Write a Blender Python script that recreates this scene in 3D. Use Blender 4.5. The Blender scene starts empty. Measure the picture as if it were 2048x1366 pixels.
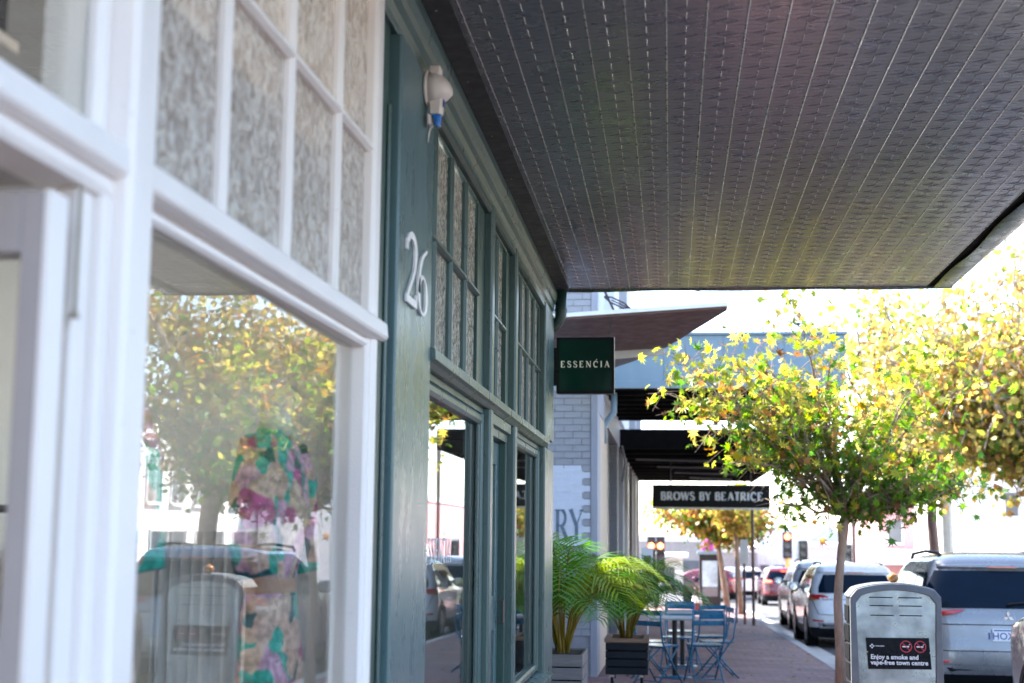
import bpy, bmesh, math, random
import numpy as np
from mathutils import Matrix, Vector
random.seed(7); rng = np.random.default_rng(7)
sc = bpy.context.scene
COL = sc.collection

# ---------------------------------------------------------------- camera
cam_d = bpy.data.cameras.new('camera'); cam = bpy.data.objects.new('camera', cam_d); COL.objects.link(cam)
sc.camera = cam
cam_d.sensor_width = 36.0; cam_d.lens = 50.0; cam_d.clip_start = 0.05; cam_d.clip_end = 2000
EYE = Vector((0, 0, 1.40))
yc = Vector((318, -389, -2844.4)).normalized(); _r = math.radians(0.3)
_u = Vector((-math.sin(_r), math.cos(_r), 0)); zc = (_u - _u.dot(yc) * yc).normalized(); xc = yc.cross(zc)
cam.matrix_world = Matrix.Translation(EYE) @ Matrix((xc, yc, zc)).to_4x4()
cam_d.dof.use_dof = True; cam_d.dof.focus_distance = 8.2; cam_d.dof.aperture_fstop = 2.7; cam_d.dof.aperture_blades = 9

# ---------------------------------------------------------------- sky, sun, exposure
SUN_EL = math.radians(47); SUN_AZ = math.radians(-55)      # azimuth from +Y (street direction) towards +X
w = bpy.data.worlds.new('World'); sc.world = w; w.use_nodes = True
nt = w.node_tree; nt.nodes.clear()
sky = nt.nodes.new('ShaderNodeTexSky'); sky.sky_type = 'NISHITA'; sky.sun_disc = False
sky.sun_elevation = SUN_EL; sky.sun_rotation = SUN_AZ; sky.air_density = 0.85; sky.dust_density = 1.2; sky.ozone_density = 1.0
bg = nt.nodes.new('ShaderNodeBackground'); bg.inputs[1].default_value = 0.13
wo = nt.nodes.new('ShaderNodeOutputWorld'); nt.links.new(sky.outputs[0], bg.inputs[0]); nt.links.new(bg.outputs[0], wo.inputs[0])
sun_d = bpy.data.lights.new('sun', 'SUN'); sun_d.energy = 4.0; sun_d.angle = math.radians(0.5); sun_d.color = (1.0, 0.94, 0.85)
sun = bpy.data.objects.new('sun', sun_d); COL.objects.link(sun)
sdir = Vector((math.sin(SUN_AZ) * math.cos(SUN_EL), math.cos(SUN_AZ) * math.cos(SUN_EL), math.sin(SUN_EL)))
sun.rotation_euler = sdir.to_track_quat('Z', 'Y').to_euler(); sun.location = (0, 0, 30)
sc.view_settings.view_transform = 'Standard'; sc.view_settings.look = 'None'
sc.view_settings.exposure = 2.9; sc.view_settings.gamma = 1.0; sc.view_settings.use_curve_mapping = False
sc.render.engine = 'CYCLES'
cy = sc.cycles; cy.max_bounces = 10; cy.transparent_max_bounces = 24; cy.diffuse_bounces = 5; cy.glossy_bounces = 5
cy.use_denoising = True; cy.sample_clamp_indirect = 8.0; cy.caustics_reflective = False; cy.caustics_refractive = False

SLOPE = -0.02
def gz(y, road=False): return SLOPE * y - (0.12 if road else 0.0)

# ---------------------------------------------------------------- materials
def _new(name):
    m = bpy.data.materials.new(name); m.use_nodes = True; t = m.node_tree; t.nodes.clear()
    o = t.nodes.new('ShaderNodeOutputMaterial'); return m, t, o
def _noise(t, scale, detail=4, vec=None, rough=0.55):
    n = t.nodes.new('ShaderNodeTexNoise'); n.inputs['Scale'].default_value = scale; n.inputs['Detail'].default_value = detail
    n.inputs['Roughness'].default_value = rough
    if vec is None:
        c = t.nodes.new('ShaderNodeTexCoord'); vec = c.outputs['Object']
    t.links.new(vec, n.inputs['Vector']); return n
def _mapped(t, sx, sy, sz):
    c = t.nodes.new('ShaderNodeTexCoord'); mp = t.nodes.new('ShaderNodeMapping')
    mp.inputs['Scale'].default_value = (sx, sy, sz); t.links.new(c.outputs['Object'], mp.inputs['Vector']); return mp.outputs[0]
def _ramp(t, fac, stops):
    r = t.nodes.new('ShaderNodeValToRGB'); e = r.color_ramp.elements
    while len(e) < len(stops): e.new(0.5)
    for k, (p, c) in enumerate(stops): e[k].position = p; e[k].color = (*c, 1)
    t.links.new(fac, r.inputs[0]); return r
def mat(name, col, rough=0.5, metal=0.0, var=0.12, vscale=6.0, bump=0.0, bscale=60.0, coat=0.0, spec=0.5, emit=None, es=0.0, stretch=None, rvar=0.1):
    m, t, o = _new(name); b = t.nodes.new('ShaderNodeBsdfPrincipled')
    b.inputs['Roughness'].default_value = rough; b.inputs['Metallic'].default_value = metal
    b.inputs['Specular IOR Level'].default_value = spec; b.inputs['Coat Weight'].default_value = coat
    b.inputs['Coat Roughness'].default_value = 0.06
    vec = _mapped(t, *stretch) if stretch else None
    n = _noise(t, vscale, 5, vec)
    r = _ramp(t, n.outputs['Fac'], [(0.3, tuple(c * (1 - var) for c in col)), (0.7, tuple(min(1, c * (1 + var)) for c in col))])
    t.links.new(r.outputs[0], b.inputs['Base Color'])
    if rvar:
        n3 = _noise(t, vscale * 2.3, 4, vec); mr = t.nodes.new('ShaderNodeMapRange')
        mr.inputs['From Min'].default_value = 0.3; mr.inputs['From Max'].default_value = 0.7
        mr.inputs['To Min'].default_value = max(0.02, rough - rvar); mr.inputs['To Max'].default_value = min(1, rough + rvar)
        t.links.new(n3.outputs['Fac'], mr.inputs['Value']); t.links.new(mr.outputs[0], b.inputs['Roughness'])
    if bump:
        n2 = _noise(t, bscale, 4, vec); bp = t.nodes.new('ShaderNodeBump'); bp.inputs['Strength'].default_value = bump
        bp.inputs['Distance'].default_value = 0.01; t.links.new(n2.outputs['Fac'], bp.inputs['Height']); t.links.new(bp.outputs[0], b.inputs['Normal'])
    if emit: b.inputs['Emission Color'].default_value = (*emit, 1); b.inputs['Emission Strength'].default_value = es
    t.links.new(b.outputs[0], o.inputs[0]); return m
def chipped(name, col, under, rough=0.35, amount=0.36, bump=0.25, var=0.2):
    """old gloss paint: brush streaks, cracks and chips that show the layer underneath"""
    m, t, o = _new(name); b = t.nodes.new('ShaderNodeBsdfPrincipled')
    v = _mapped(t, 1.0, 1.0, 0.25); n = _noise(t, 9, 6, v)
    r = _ramp(t, n.outputs['Fac'], [(0.25, tuple(c * (1 - var) for c in col)), (0.75, tuple(c * (1 + var) for c in col))])
    n2 = _noise(t, 26, 8, _mapped(t, 1.0, 0.6, 1.0), 0.7)
    chip = _ramp(t, n2.outputs['Fac'], [(amount - 0.06, (1, 1, 1)), (amount - 0.045, (0, 0, 0))])
    mx = t.nodes.new('ShaderNodeMix'); mx.data_type = 'RGBA'
    t.links.new(chip.outputs[0], mx.inputs['Factor']); t.links.new(r.outputs[0], mx.inputs['A']); mx.inputs['B'].default_value = (*under, 1)
    t.links.new(mx.outputs['Result'], b.inputs['Base Color'])
    rr = t.nodes.new('ShaderNodeMapRange'); rr.inputs['To Min'].default_value = rough - 0.1; rr.inputs['To Max'].default_value = rough + 0.18
    t.links.new(n.outputs['Fac'], rr.inputs['Value']); t.links.new(rr.outputs[0], b.inputs['Roughness'])
    fine = _noise(t, 140, 3); add = t.nodes.new('ShaderNodeMath'); add.operation = 'MULTIPLY_ADD'; add.inputs[1].default_value = -0.8
    t.links.new(chip.outputs[0], add.inputs[0]); t.links.new(fine.outputs['Fac'], add.inputs[2])
    bp = t.nodes.new('ShaderNodeBump'); bp.inputs['Strength'].default_value = bump; bp.inputs['Distance'].default_value = 0.004
    t.links.new(add.outputs[0], bp.inputs['Height']); t.links.new(bp.outputs[0], b.inputs['Normal'])
    t.links.new(b.outputs[0], o.inputs[0]); return m
def glass(name, tint=(0.95, 0.97, 0.96), wave=0.0, wscale=3.0, ior=1.52):
    m, t, o = _new(name)
    geo = t.nodes.new('ShaderNodeNewGeometry'); mi = t.nodes.new('ShaderNodeMix'); mi.data_type = 'FLOAT'
    t.links.new(geo.outputs['Backfacing'], mi.inputs['Factor']); mi.inputs['A'].default_value = ior; mi.inputs['B'].default_value = 1 / ior
    fr = t.nodes.new('ShaderNodeFresnel'); t.links.new(mi.outputs['Result'], fr.inputs['IOR'])
    tr = t.nodes.new('ShaderNodeBsdfTransparent'); tr.inputs[0].default_value = (*tint, 1)
    gl = t.nodes.new('ShaderNodeBsdfGlossy'); gl.inputs['Roughness'].default_value = 0.0
    if wave:
        n = _noise(t, wscale, 2, _mapped(t, 1, 1, 0.6)); bp = t.nodes.new('ShaderNodeBump'); bp.inputs['Strength'].default_value = wave; bp.inputs['Distance'].default_value = 0.02
        t.links.new(n.outputs['Fac'], bp.inputs['Height']); t.links.new(bp.outputs[0], gl.inputs['Normal'])
    mx = t.nodes.new('ShaderNodeMixShader'); t.links.new(fr.outputs[0], mx.inputs[0]); t.links.new(tr.outputs[0], mx.inputs[1]); t.links.new(gl.outputs[0], mx.inputs[2])
    t.links.new(mx.outputs[0], o.inputs[0]); return m
def pebbled(name, a, b_, scale=34):
    """obscured rolled glass with a pebbled relief"""
    m, t, o = _new(name); b = t.nodes.new('ShaderNodeBsdfPrincipled'); b.inputs['Roughness'].default_value = 0.12
    b.inputs['Specular IOR Level'].default_value = 0.9
    oi = t.nodes.new('ShaderNodeObjectInfo'); vm = t.nodes.new('ShaderNodeVectorMath'); vm.operation = 'MULTIPLY_ADD'
    sc3 = t.nodes.new('ShaderNodeCombineXYZ')
    for i_ in range(3): t.links.new(oi.outputs['Random'], sc3.inputs[i_])
    t.links.new(sc3.outputs[0], vm.inputs[0]); vm.inputs[1].default_value = (37, 23, 51); t.links.new(_mapped(t, 1, 1, 0.75), vm.inputs[2])
    n = _noise(t, scale, 3, vm.outputs[0]); n.inputs['Distortion'].default_value = 1.2
    r = _ramp(t, n.outputs['Fac'], [(0.42, a), (0.57, b_)]); t.links.new(r.outputs[0], b.inputs['Base Color'])
    bp = t.nodes.new('ShaderNodeBump'); bp.inputs['Strength'].default_value = 1.0; bp.inputs['Distance'].default_value = 0.012
    t.links.new(n.outputs['Fac'], bp.inputs['Height']); t.links.new(bp.outputs[0], b.inputs['Normal'])
    tl = t.nodes.new('ShaderNodeBsdfTransparent'); tl.inputs[0].default_value = (0.9, 0.88, 0.84, 1)
    mx = t.nodes.new('ShaderNodeMixShader'); mx.inputs[0].default_value = 0.2
    t.links.new(b.outputs[0], mx.inputs[1]); t.links.new(tl.outputs[0], mx.inputs[2]); t.links.new(mx.outputs[0], o.inputs[0]); return m
def leafmat(name, attr=True, col=None, trans=0.62):
    m, t, o = _new(name); d = t.nodes.new('ShaderNodeBsdfPrincipled'); d.inputs['Roughness'].default_value = 0.42; d.inputs['Specular IOR Level'].default_value = 0.45
    tl = t.nodes.new('ShaderNodeBsdfTranslucent'); mx = t.nodes.new('ShaderNodeMixShader'); mx.inputs[0].default_value = trans
    if attr:
        a = t.nodes.new('ShaderNodeAttribute'); a.attribute_name = 'leafcol'; c = a.outputs['Color']
    else:
        oi = t.nodes.new('ShaderNodeObjectInfo'); r = _ramp(t, oi.outputs['Random'], [(i / max(1, len(col) - 1), k) for i, k in enumerate(col)]); c = r.outputs[0]
    t.links.new(c, d.inputs['Base Color'])
    g = t.nodes.new('ShaderNodeHueSaturation'); g.inputs['Saturation'].default_value = 1.15; g.inputs['Value'].default_value = 1.15
    t.links.new(c, g.inputs['Color']); t.links.new(g.outputs[0], tl.inputs[0])
    t.links.new(d.outputs[0], mx.inputs[1]); t.links.new(tl.outputs[0], mx.inputs[2]); t.links.new(mx.outputs[0], o.inputs[0]); return m
def floral(name):
    m, t, o = _new(name); b = t.nodes.new('ShaderNodeBsdfPrincipled'); b.inputs['Roughness'].default_value = 0.6
    n = _noise(t, 6, 3); v = t.nodes.new('ShaderNodeTexVoronoi'); v.inputs['Scale'].default_value = 17
    c = t.nodes.new('ShaderNodeTexCoord'); mxv = t.nodes.new('ShaderNodeMix'); mxv.data_type = 'VECTOR'; mxv.inputs['Factor'].default_value = 0.12
    t.links.new(c.outputs['Object'], mxv.inputs['A']); t.links.new(n.outputs['Color'], mxv.inputs['B']); t.links.new(mxv.outputs['Result'], v.inputs['Vector'])
    s = t.nodes.new('ShaderNodeSeparateColor'); t.links.new(v.outputs['Color'], s.inputs[0])
    r = _ramp(t, s.outputs[0], [(0.0, (0.80, 0.50, 0.38)), (0.22, (0.62, 0.13, 0.30)), (0.36, (0.015, 0.12, 0.14)), (0.52, (0.06, 0.50, 0.38)), (0.68, (0.82, 0.45, 0.58)), (0.84, (0.82, 0.56, 0.42))])
    r.color_ramp.interpolation = 'CONSTANT'
    v2 = _noise(t, 40, 4); r2 = _ramp(t, v2.outputs['Fac'], [(0.4, (0.6, 0.6, 0.6)), (0.6, (1.15, 1.15, 1.15))])
    mul = t.nodes.new('ShaderNodeMix'); mul.data_type = 'RGBA'; mul.blend_type = 'MULTIPLY'; mul.inputs['Factor'].default_value = 1
    t.links.new(r.outputs[0], mul.inputs['A']); t.links.new(r2.outputs[0], mul.inputs['B']); t.links.new(mul.outputs['Result'], b.inputs['Base Color'])
    t.links.new(b.outputs[0], o.inputs[0]); return m
def paving(name, c1, c2, mortar, bw=0.23, bh=0.115):
    m, t, o = _new(name); b = t.nodes.new('ShaderNodeBsdfPrincipled'); b.inputs['Roughness'].default_value = 0.7
    k = t.nodes.new('ShaderNodeTexBrick'); k.inputs['Scale'].default_value = 1.0; k.inputs['Brick Width'].default_value = bw; k.inputs['Row Height'].default_value = bh
    k.inputs['Mortar Size'].default_value = 0.006; k.inputs['Color1'].default_value = (*c1, 1); k.inputs['Color2'].default_value = (*c2, 1); k.inputs['Mortar'].default_value = (*mortar, 1)
    c = t.nodes.new('ShaderNodeTexCoord'); t.links.new(c.outputs['Object'], k.inputs['Vector'])
    n = _noise(t, 1.6, 5); r = _ramp(t, n.outputs['Fac'], [(0.3, (0.65, 0.65, 0.65)), (0.7, (1.2, 1.2, 1.2))])
    mul = t.nodes.new('ShaderNodeMix'); mul.data_type = 'RGBA'; mul.blend_type = 'MULTIPLY'; mul.inputs['Factor'].default_value = 1
    t.links.new(k.outputs[0], mul.inputs['A']); t.links.new(r.outputs[0], mul.inputs['B']); t.links.new(mul.outputs['Result'], b.inputs['Base Color'])
    bp = t.nodes.new('ShaderNodeBump'); bp.inputs['Strength'].default_value = 0.6; bp.inputs['Distance'].default_value = 0.006; bp.invert = True
    t.links.new(k.outputs['Fac'], bp.inputs['Height']); t.links.new(bp.outputs[0], b.inputs['Normal'])
    t.links.new(b.outputs[0], o.inputs[0]); return m

M = {}
M['white'] = chipped('white_gloss_paint', (0.87, 0.81, 0.765), (0.60, 0.57, 0.53), 0.38, 0.37, 0.35, 0.025)
M['doorshade'] = mat('shaded_door_paint', (0.40, 0.355, 0.34), 0.45, var=0.06)  # darkened so the doorway's shade sits in the paint colour
M['green'] = chipped('green_gloss_paint', (0.052, 0.098, 0.092), (0.016, 0.03, 0.028), 0.27, 0.40, 0.45)
M['greenflat'] = chipped('green_board_paint', (0.078, 0.146, 0.154), (0.10, 0.15, 0.15), 0.25, 0.31, 0.2, 0.07)
M['dgreen'] = chipped('dark_green_paint', (0.018, 0.055, 0.046), (0.05, 0.09, 0.08), 0.35, 0.31, 0.3)
M['black'] = mat('black_paint', (0.012, 0.012, 0.014), 0.45, var=0.3)
M['gap'] = mat('dark_gap', (0.004, 0.004, 0.005), 0.9, spec=0.1)  # near-black colour stands in for the shade inside gaps and slots
M['soffit'] = mat('pressed_tin_paint', (0.180, 0.182, 0.208), 0.29, metal=0.36, var=0.20, vscale=1.7, bump=0.05, bscale=2.0, spec=0.8, rvar=0.06)
_sp = [n_ for n_ in M['soffit'].node_tree.nodes if n_.type == 'BSDF_PRINCIPLED'][0]; _sp.inputs['Coat Weight'].default_value = 0.5; _sp.inputs['Coat Roughness'].default_value = 0.20
M['rib'] = mat('tin_ridge_paint', (0.26, 0.255, 0.27), 0.30, metal=0.35, var=0.12, vscale=8, spec=0.8)
M['strip'] = mat('soffit_cover_strip', (0.035, 0.033, 0.038), 0.5)
M['gutter'] = mat('gutter_metal', (0.075, 0.10, 0.095), 0.28, metal=0.55, var=0.3, vscale=2.2, bump=0.25, bscale=5)
M['glass'] = glass('window_glass', wave=0.010, wscale=2.5)
M['oldglass'] = glass('old_window_glass', (0.94, 0.96, 0.95), wave=0.007, wscale=5)
M['pebble'] = pebbled('pebbled_glass', (0.33, 0.265, 0.215), (0.68, 0.62, 0.55), 33)
M['pebbleg'] = pebbled('pebbled_glass_amber', (0.17, 0.145, 0.11), (0.66, 0.61, 0.50), 50)
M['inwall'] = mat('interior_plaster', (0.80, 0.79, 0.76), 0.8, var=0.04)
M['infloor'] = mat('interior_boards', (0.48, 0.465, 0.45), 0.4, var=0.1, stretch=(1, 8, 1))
M['shopdark'] = mat('interior_dim_plaster', (0.32, 0.34, 0.33), 0.8, var=0.15)  # grey plaster carries the green shop's dimness in its colour
M['floral'] = floral('floral_fabric')
M['peach'] = mat('peach_belt_fabric', (0.62, 0.36, 0.25), 0.6)
M['curtain'] = mat('white_curtain', (0.82, 0.84, 0.84), 0.7, var=0.04)
M['skin'] = mat('mannequin_shell', (0.72, 0.66, 0.6), 0.4)
M['plastic'] = mat('aged_white_plastic', (0.74, 0.66, 0.60), 0.38, var=0.07, vscale=20)
M['blue'] = mat('blue_clear_plastic', (0.005, 0.16, 0.55), 0.08, coat=1.0, var=0.25, vscale=30)
M['num'] = mat('white_number_paint', (0.82, 0.78, 0.76), 0.4, var=0.04)
M['signgreen'] = mat('sign_green_face', (0.003, 0.026, 0.018), 0.15, var=0.15, vscale=3, spec=0.15)
M['signblack'] = mat('sign_black_frame', (0.005, 0.005, 0.0055), 0.35, spec=0.12)
M['cream'] = mat('cream_letter', (0.86, 0.82, 0.66), 0.5, var=0.02)
M['brick'] = mat('grey_painted_brick', (0.38, 0.375, 0.38), 0.6, var=0.10, vscale=4, bump=0.5, bscale=70)
M['brickw'] = mat('white_painted_brick', (0.72, 0.74, 0.78), 0.6, var=0.06, vscale=9, bump=0.4, bscale=70)
M['mortar'] = mat('grey_painted_mortar', (0.29, 0.285, 0.29), 0.8, bump=0.4, bscale=90)
M['trim'] = mat('grey_render_trim', (0.36, 0.36, 0.39), 0.6, var=0.08, stretch=(3, 3, .4))
M['mural'] = mat('slate_blue_mural_paint', (0.16, 0.20, 0.25), 0.7, var=0.25, vscale=14)
M['creamwall'] = mat('cream_render', (0.62, 0.5, 0.38), 0.7, var=0.06)
M['upper'] = mat('white_render', (0.70, 0.71, 0.73), 0.7, var=0.06)
M['canvas'] = mat('brown_canopy_sheet', (0.125, 0.052, 0.042), 0.5, var=0.12, vscale=3)
M['flash'] = mat('pale_flashing', (0.72, 0.70, 0.67), 0.45, var=0.06)
M['blufascia'] = mat('blue_grey_fascia', (0.20, 0.275, 0.32), 0.45, var=0.05, vscale=1.5, stretch=(4, 1, .5))
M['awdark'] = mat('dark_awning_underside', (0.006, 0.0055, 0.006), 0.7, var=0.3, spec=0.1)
M['steel'] = mat('brown_steel', (0.10, 0.06, 0.055), 0.5)
M['rust'] = mat('rusty_rod', (0.05, 0.03, 0.028), 0.6, var=0.4, vscale=20)
M['pave'] = paving('red_brick_paving', (0.27, 0.135, 0.122), (0.195, 0.10, 0.10), (0.09, 0.07, 0.075))
M['kerb'] = mat('concrete_kerb', (0.44, 0.43, 0.41), 0.8, var=0.16, vscale=3, bump=0.3, bscale=60)
M['asphalt'] = mat('asphalt', (0.055, 0.056, 0.06), 0.75, var=0.25, vscale=4, bump=0.5, bscale=120)
M['ground'] = mat('pale_ground', (0.24, 0.22, 0.20), 0.9, var=0.15)
M['line'] = mat('road_paint', (0.75, 0.75, 0.73), 0.6)
M['tile'] = mat('grey_floor_tile', (0.34, 0.33, 0.33), 0.6)
M['chair'] = mat('teal_blue_enamel', (0.010, 0.125, 0.215), 0.32, var=0.12, vscale=10, coat=0.3)
M['tabletop'] = mat('grey_tabletop', (0.36, 0.36, 0.33), 0.5)
M['planterd'] = mat('navy_slats', (0.008, 0.012, 0.018), 0.5, var=0.2, spec=0.2)
M['planterg'] = mat('grey_slats', (0.19, 0.18, 0.185), 0.55, var=0.2, stretch=(1, 1, 8))
M['timber'] = mat('brown_timber_rim', (0.23, 0.13, 0.085), 0.5, var=0.2, stretch=(1, 10, 10))
M['soil'] = mat('potting_soil', (0.045, 0.03, 0.022), 0.95, bump=1, bscale=40)
M['palm'] = leafmat('palm_leaf', True, trans=0.4)
M['rachis'] = mat('palm_stalk', (0.26, 0.17, 0.035), 0.5, var=0.3)
M['bark'] = mat('grey_brown_bark', (0.235, 0.17, 0.125), 0.8, var=0.35, vscale=14, bump=0.9, bscale=45, stretch=(1, 1, .35))
M['barkpale'] = mat('pale_bark', (0.42, 0.33, 0.26), 0.8, var=0.4, vscale=6, bump=0.6, bscale=30)
M['leaf'] = leafmat('autumn_leaf', True)
M['leafobj'] = leafmat('autumn_leaf_single', False, [(0.09, 0.21, 0.035), (0.17, 0.30, 0.035), (0.38, 0.42, 0.05), (0.60, 0.48, 0.08), (0.48, 0.21, 0.06), (0.14, 0.27, 0.045), (0.66, 0.56, 0.16), (0.10, 0.24, 0.05)])
M['binframe'] = mat('bin_grey_plastic', (0.115, 0.135, 0.16), 0.5, var=0.12, vscale=9)
M['binsteel'] = mat('brushed_steel_panel', (0.27, 0.30, 0.31), 0.38, metal=0.6, var=0.45, vscale=5.0, bump=0.06, bscale=200, rvar=0.15)
M['binside'] = mat('bin_dark_side', (0.035, 0.035, 0.036), 0.5)
M['signpanel'] = mat('navy_notice_panel', (0.003, 0.0045, 0.010), 0.3, spec=0.12)
M['textw'] = mat('pale_blue_lettering', (0.72, 0.80, 0.88), 0.5, var=0.02)
M['redring'] = mat('red_prohibition_ring', (0.52, 0.02, 0.06), 0.4)
M['apple'] = mat('ripening_apple_skin', (0.36, 0.15, 0.04), 0.35, var=0.6, vscale=14)
M['silver'] = mat('silver_car_paint', (0.23, 0.23, 0.235), 0.30, metal=0.3, coat=0.8, var=0.04, vscale=2)
M['carwhite'] = mat('white_car_paint', (0.66, 0.66, 0.665), 0.3, coat=1.0, var=0.02)
M['carwhite2'] = mat('pearl_car_paint', (0.36, 0.39, 0.43), 0.3, coat=1.0, var=0.02)
M['carred'] = mat('red_car_paint', (0.13, 0.006, 0.010), 0.25, coat=1.0, var=0.05)
M['carglass'] = mat('tinted_car_glass', (0.003, 0.010, 0.022), 0.04, coat=0.0, spec=0.12, var=0.1, rvar=0.0)
M['tyre'] = mat('tyre_rubber', (0.008, 0.008, 0.009), 0.8, spec=0.2)
M['rim'] = mat('wheel_alloy', (0.35, 0.35, 0.36), 0.3, metal=0.8)
M['carblack'] = mat('black_car_trim', (0.006, 0.007, 0.009), 0.5, spec=0.2)
M['lampred'] = mat('red_tail_lens', (0.48, 0.012, 0.020), 0.10, coat=1.0, var=0.2, vscale=25)
M['lamporange'] = mat('amber_lens', (0.6, 0.2, 0.03), 0.1, coat=1)
M['lampclear'] = mat('clear_lens', (0.7, 0.7, 0.72), 0.1, coat=1.0)
M['brake'] = mat('lit_brake_lens', (0.6, 0.03, 0.02), 0.2, emit=(1.0, 0.10, 0.03), es=1.6)
M['redlight'] = mat('lit_red_signal', (0.8, 0.1, 0.05), 0.3, emit=(1.0, 0.12, 0.04), es=3.0)
M['plate'] = mat('number_plate_white', (0.78, 0.79, 0.80), 0.4, var=0.02)
M['plateblue'] = mat('number_plate_blue', (0.03, 0.06, 0.30), 0.4)
M['chrome'] = mat('chrome', (0.75, 0.75, 0.76), 0.12, metal=1.0, var=0.02)
M['yellowpole'] = mat('yellow_signal_pole', (0.62, 0.40, 0.10), 0.5)
M['concrete'] = mat('concrete_pole', (0.42, 0.45, 0.47), 0.8, bump=0.2)
M['pink'] = mat('pink_render', (0.62, 0.30, 0.30), 0.7)
M['roof'] = mat('pale_metal_roof', (0.30, 0.31, 0.32), 0.5, var=0.08)
M['greywall'] = mat('grey_far_wall', (0.30, 0.29, 0.28), 0.8)
M['winfar'] = mat('far_window_glass', (0.10, 0.11, 0.12), 0.1, var=0.3, vscale=0.7)
M['screen'] = mat('poster_panel', (0.45, 0.55, 0.60), 0.2, var=0.5, vscale=1.6)
M['magenta'] = mat('magenta_sign', (0.55, 0.06, 0.34), 0.5)
M['fence'] = mat('white_fence', (0.82, 0.82, 0.81), 0.6)
def daylight_fill_mat():  # translucent sheet for unseen panels added to brighten the shop interiors
    m, t, o = _new('added_daylight_diffuser'); tl = t.nodes.new('ShaderNodeBsdfTranslucent'); n = _noise(t, 3, 3)
    r = _ramp(t, n.outputs['Fac'], [(0.3, (0.52, 0.52, 0.51)), (0.7, (0.58, 0.58, 0.57))]); t.links.new(r.outputs[0], tl.inputs[0]); t.links.new(tl.outputs[0], o.inputs[0]); return m
M['daylight_fill'] = daylight_fill_mat()
M['cord'] = mat('brass_pull_cord', (0.38, 0.32, 0.24), 0.6)

# ---------------------------------------------------------------- mesh and object helpers
class MB:
    def __init__(s): s.v = []; s.f = []
    def add(s, vs, fs):
        o = len(s.v); s.v += [tuple(p) for p in vs]; s.f += [tuple(i + o for i in f) for f in fs]; return s
    def box(s, x0, x1, y0, y1, z0, z1):
        return s.add([(x0, y0, z0), (x1, y0, z0), (x1, y1, z0), (x0, y1, z0), (x0, y0, z1), (x1, y0, z1), (x1, y1, z1), (x0, y1, z1)],
                     [(0, 3, 2, 1), (4, 5, 6, 7), (0, 1, 5, 4), (1, 2, 6, 5), (2, 3, 7, 6), (3, 0, 4, 7)])
    def quad(s, a, b, c, d): return s.add([a, b, c, d], [(0, 1, 2, 3)])
    def tube(s, pts, rad, n=8, cap=True):
        pts = [Vector(p) for p in pts]; k = len(pts); rad = [rad] * k if not hasattr(rad, '__len__') else rad
        vs = []; fs = []; ref = None
        for i, p in enumerate(pts):
            d = (pts[min(k - 1, i + 1)] - pts[max(0, i - 1)])
            d = d.normalized() if d.length > 1e-9 else Vector((0, 0, 1))
            if ref is None or abs(ref.dot(d)) > 0.95: ref = Vector((1, 0, 0)) if abs(d.x) < 0.8 else Vector((0, 1, 0))
            a = (ref - ref.dot(d) * d).normalized(); b = d.cross(a); ref = a
            for j in range(n):
                q = 2 * math.pi * j / n; vs.append(p + (a * math.cos(q) + b * math.sin(q)) * rad[i])
        for i in range(k - 1):
            for j in range(n):
                j2 = (j + 1) % n; fs.append((i * n + j, i * n + j2, (i + 1) * n + j2, (i + 1) * n + j))
        if cap: fs.append(tuple(range(n - 1, -1, -1))); fs.append(tuple(range((k - 1) * n, k * n)))
        return s.add(vs, fs)
    def bar(s, a, b, w, h, up=(0, 0, 1)):
        a = Vector(a); b = Vector(b); d = (b - a).normalized(); u = Vector(up); u = (u - u.dot(d) * d).normalized(); r = d.cross(u)
        vs = [p + r * (sx * w / 2) + u * (sz * h / 2) for p in (a, b) for sx, sz in ((-1, -1), (1, -1), (1, 1), (-1, 1))]
        return s.add(vs, [(0, 3, 2, 1), (4, 5, 6, 7), (0, 1, 5, 4), (1, 2, 6, 5), (2, 3, 7, 6), (3, 0, 4, 7)])
    def prism(s, poly, vec):
        n = len(poly); v = [Vector(p) for p in poly]; v2 = [p + Vector(vec) for p in v]
        return s.add(v + v2, [tuple(range(n - 1, -1, -1)), tuple(range(n, 2 * n))] + [(i, (i + 1) % n, n + (i + 1) % n, n + i) for i in range(n)])
    def rings(s, rings, close=True, cap0=True, cap1=True):
        n = len(rings[0]); vs = [p for r in rings for p in r]; fs = []
        for i in range(len(rings) - 1):
            for j in range(n if close else n - 1):
                j2 = (j + 1) % n; fs.append((i * n + j, i * n + j2, (i + 1) * n + j2, (i + 1) * n + j))
        if cap0: fs.append(tuple(range(n - 1, -1, -1)))
        if cap1: fs.append(tuple(range((len(rings) - 1) * n, len(rings) * n)))
        return s.add(vs, fs)
    def mesh(s, name, smooth=False, fix=True):
        me = bpy.data.meshes.new(name); me.from_pydata([tuple(p) for p in s.v], [], s.f)
        if fix:
            b = bmesh.new(); b.from_mesh(me); bmesh.ops.recalc_face_normals(b, faces=b.faces); b.to_mesh(me); b.free()
        if smooth: me.polygons.foreach_set('use_smooth', [True] * len(me.polygons))
        me.update(); return me
    def build(s, name, m, parent=None, smooth=False, bevel=0.0, fix=True):
        me = s.mesh(name, smooth, fix); me.materials.append(M[m] if isinstance(m, str) else m)
        o = bpy.data.objects.new(name, me); COL.objects.link(o)
        if bevel:
            md = o.modifiers.new('bevel', 'BEVEL'); md.width = bevel; md.segments = 2; md.limit_method = 'ANGLE'; md.angle_limit = 0.6
        if smooth and bevel == 0: pass
        attach(o, parent); return o
def attach(o, parent):
    if parent is not None:
        o.parent = parent
        if parent.type == 'EMPTY': o.matrix_parent_inverse = Matrix.Translation(-Vector(parent.location))
def tag(o, label, cat, group=None):
    o['label'] = label; o['category'] = cat
    if group: o['group'] = group
    return o
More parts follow.
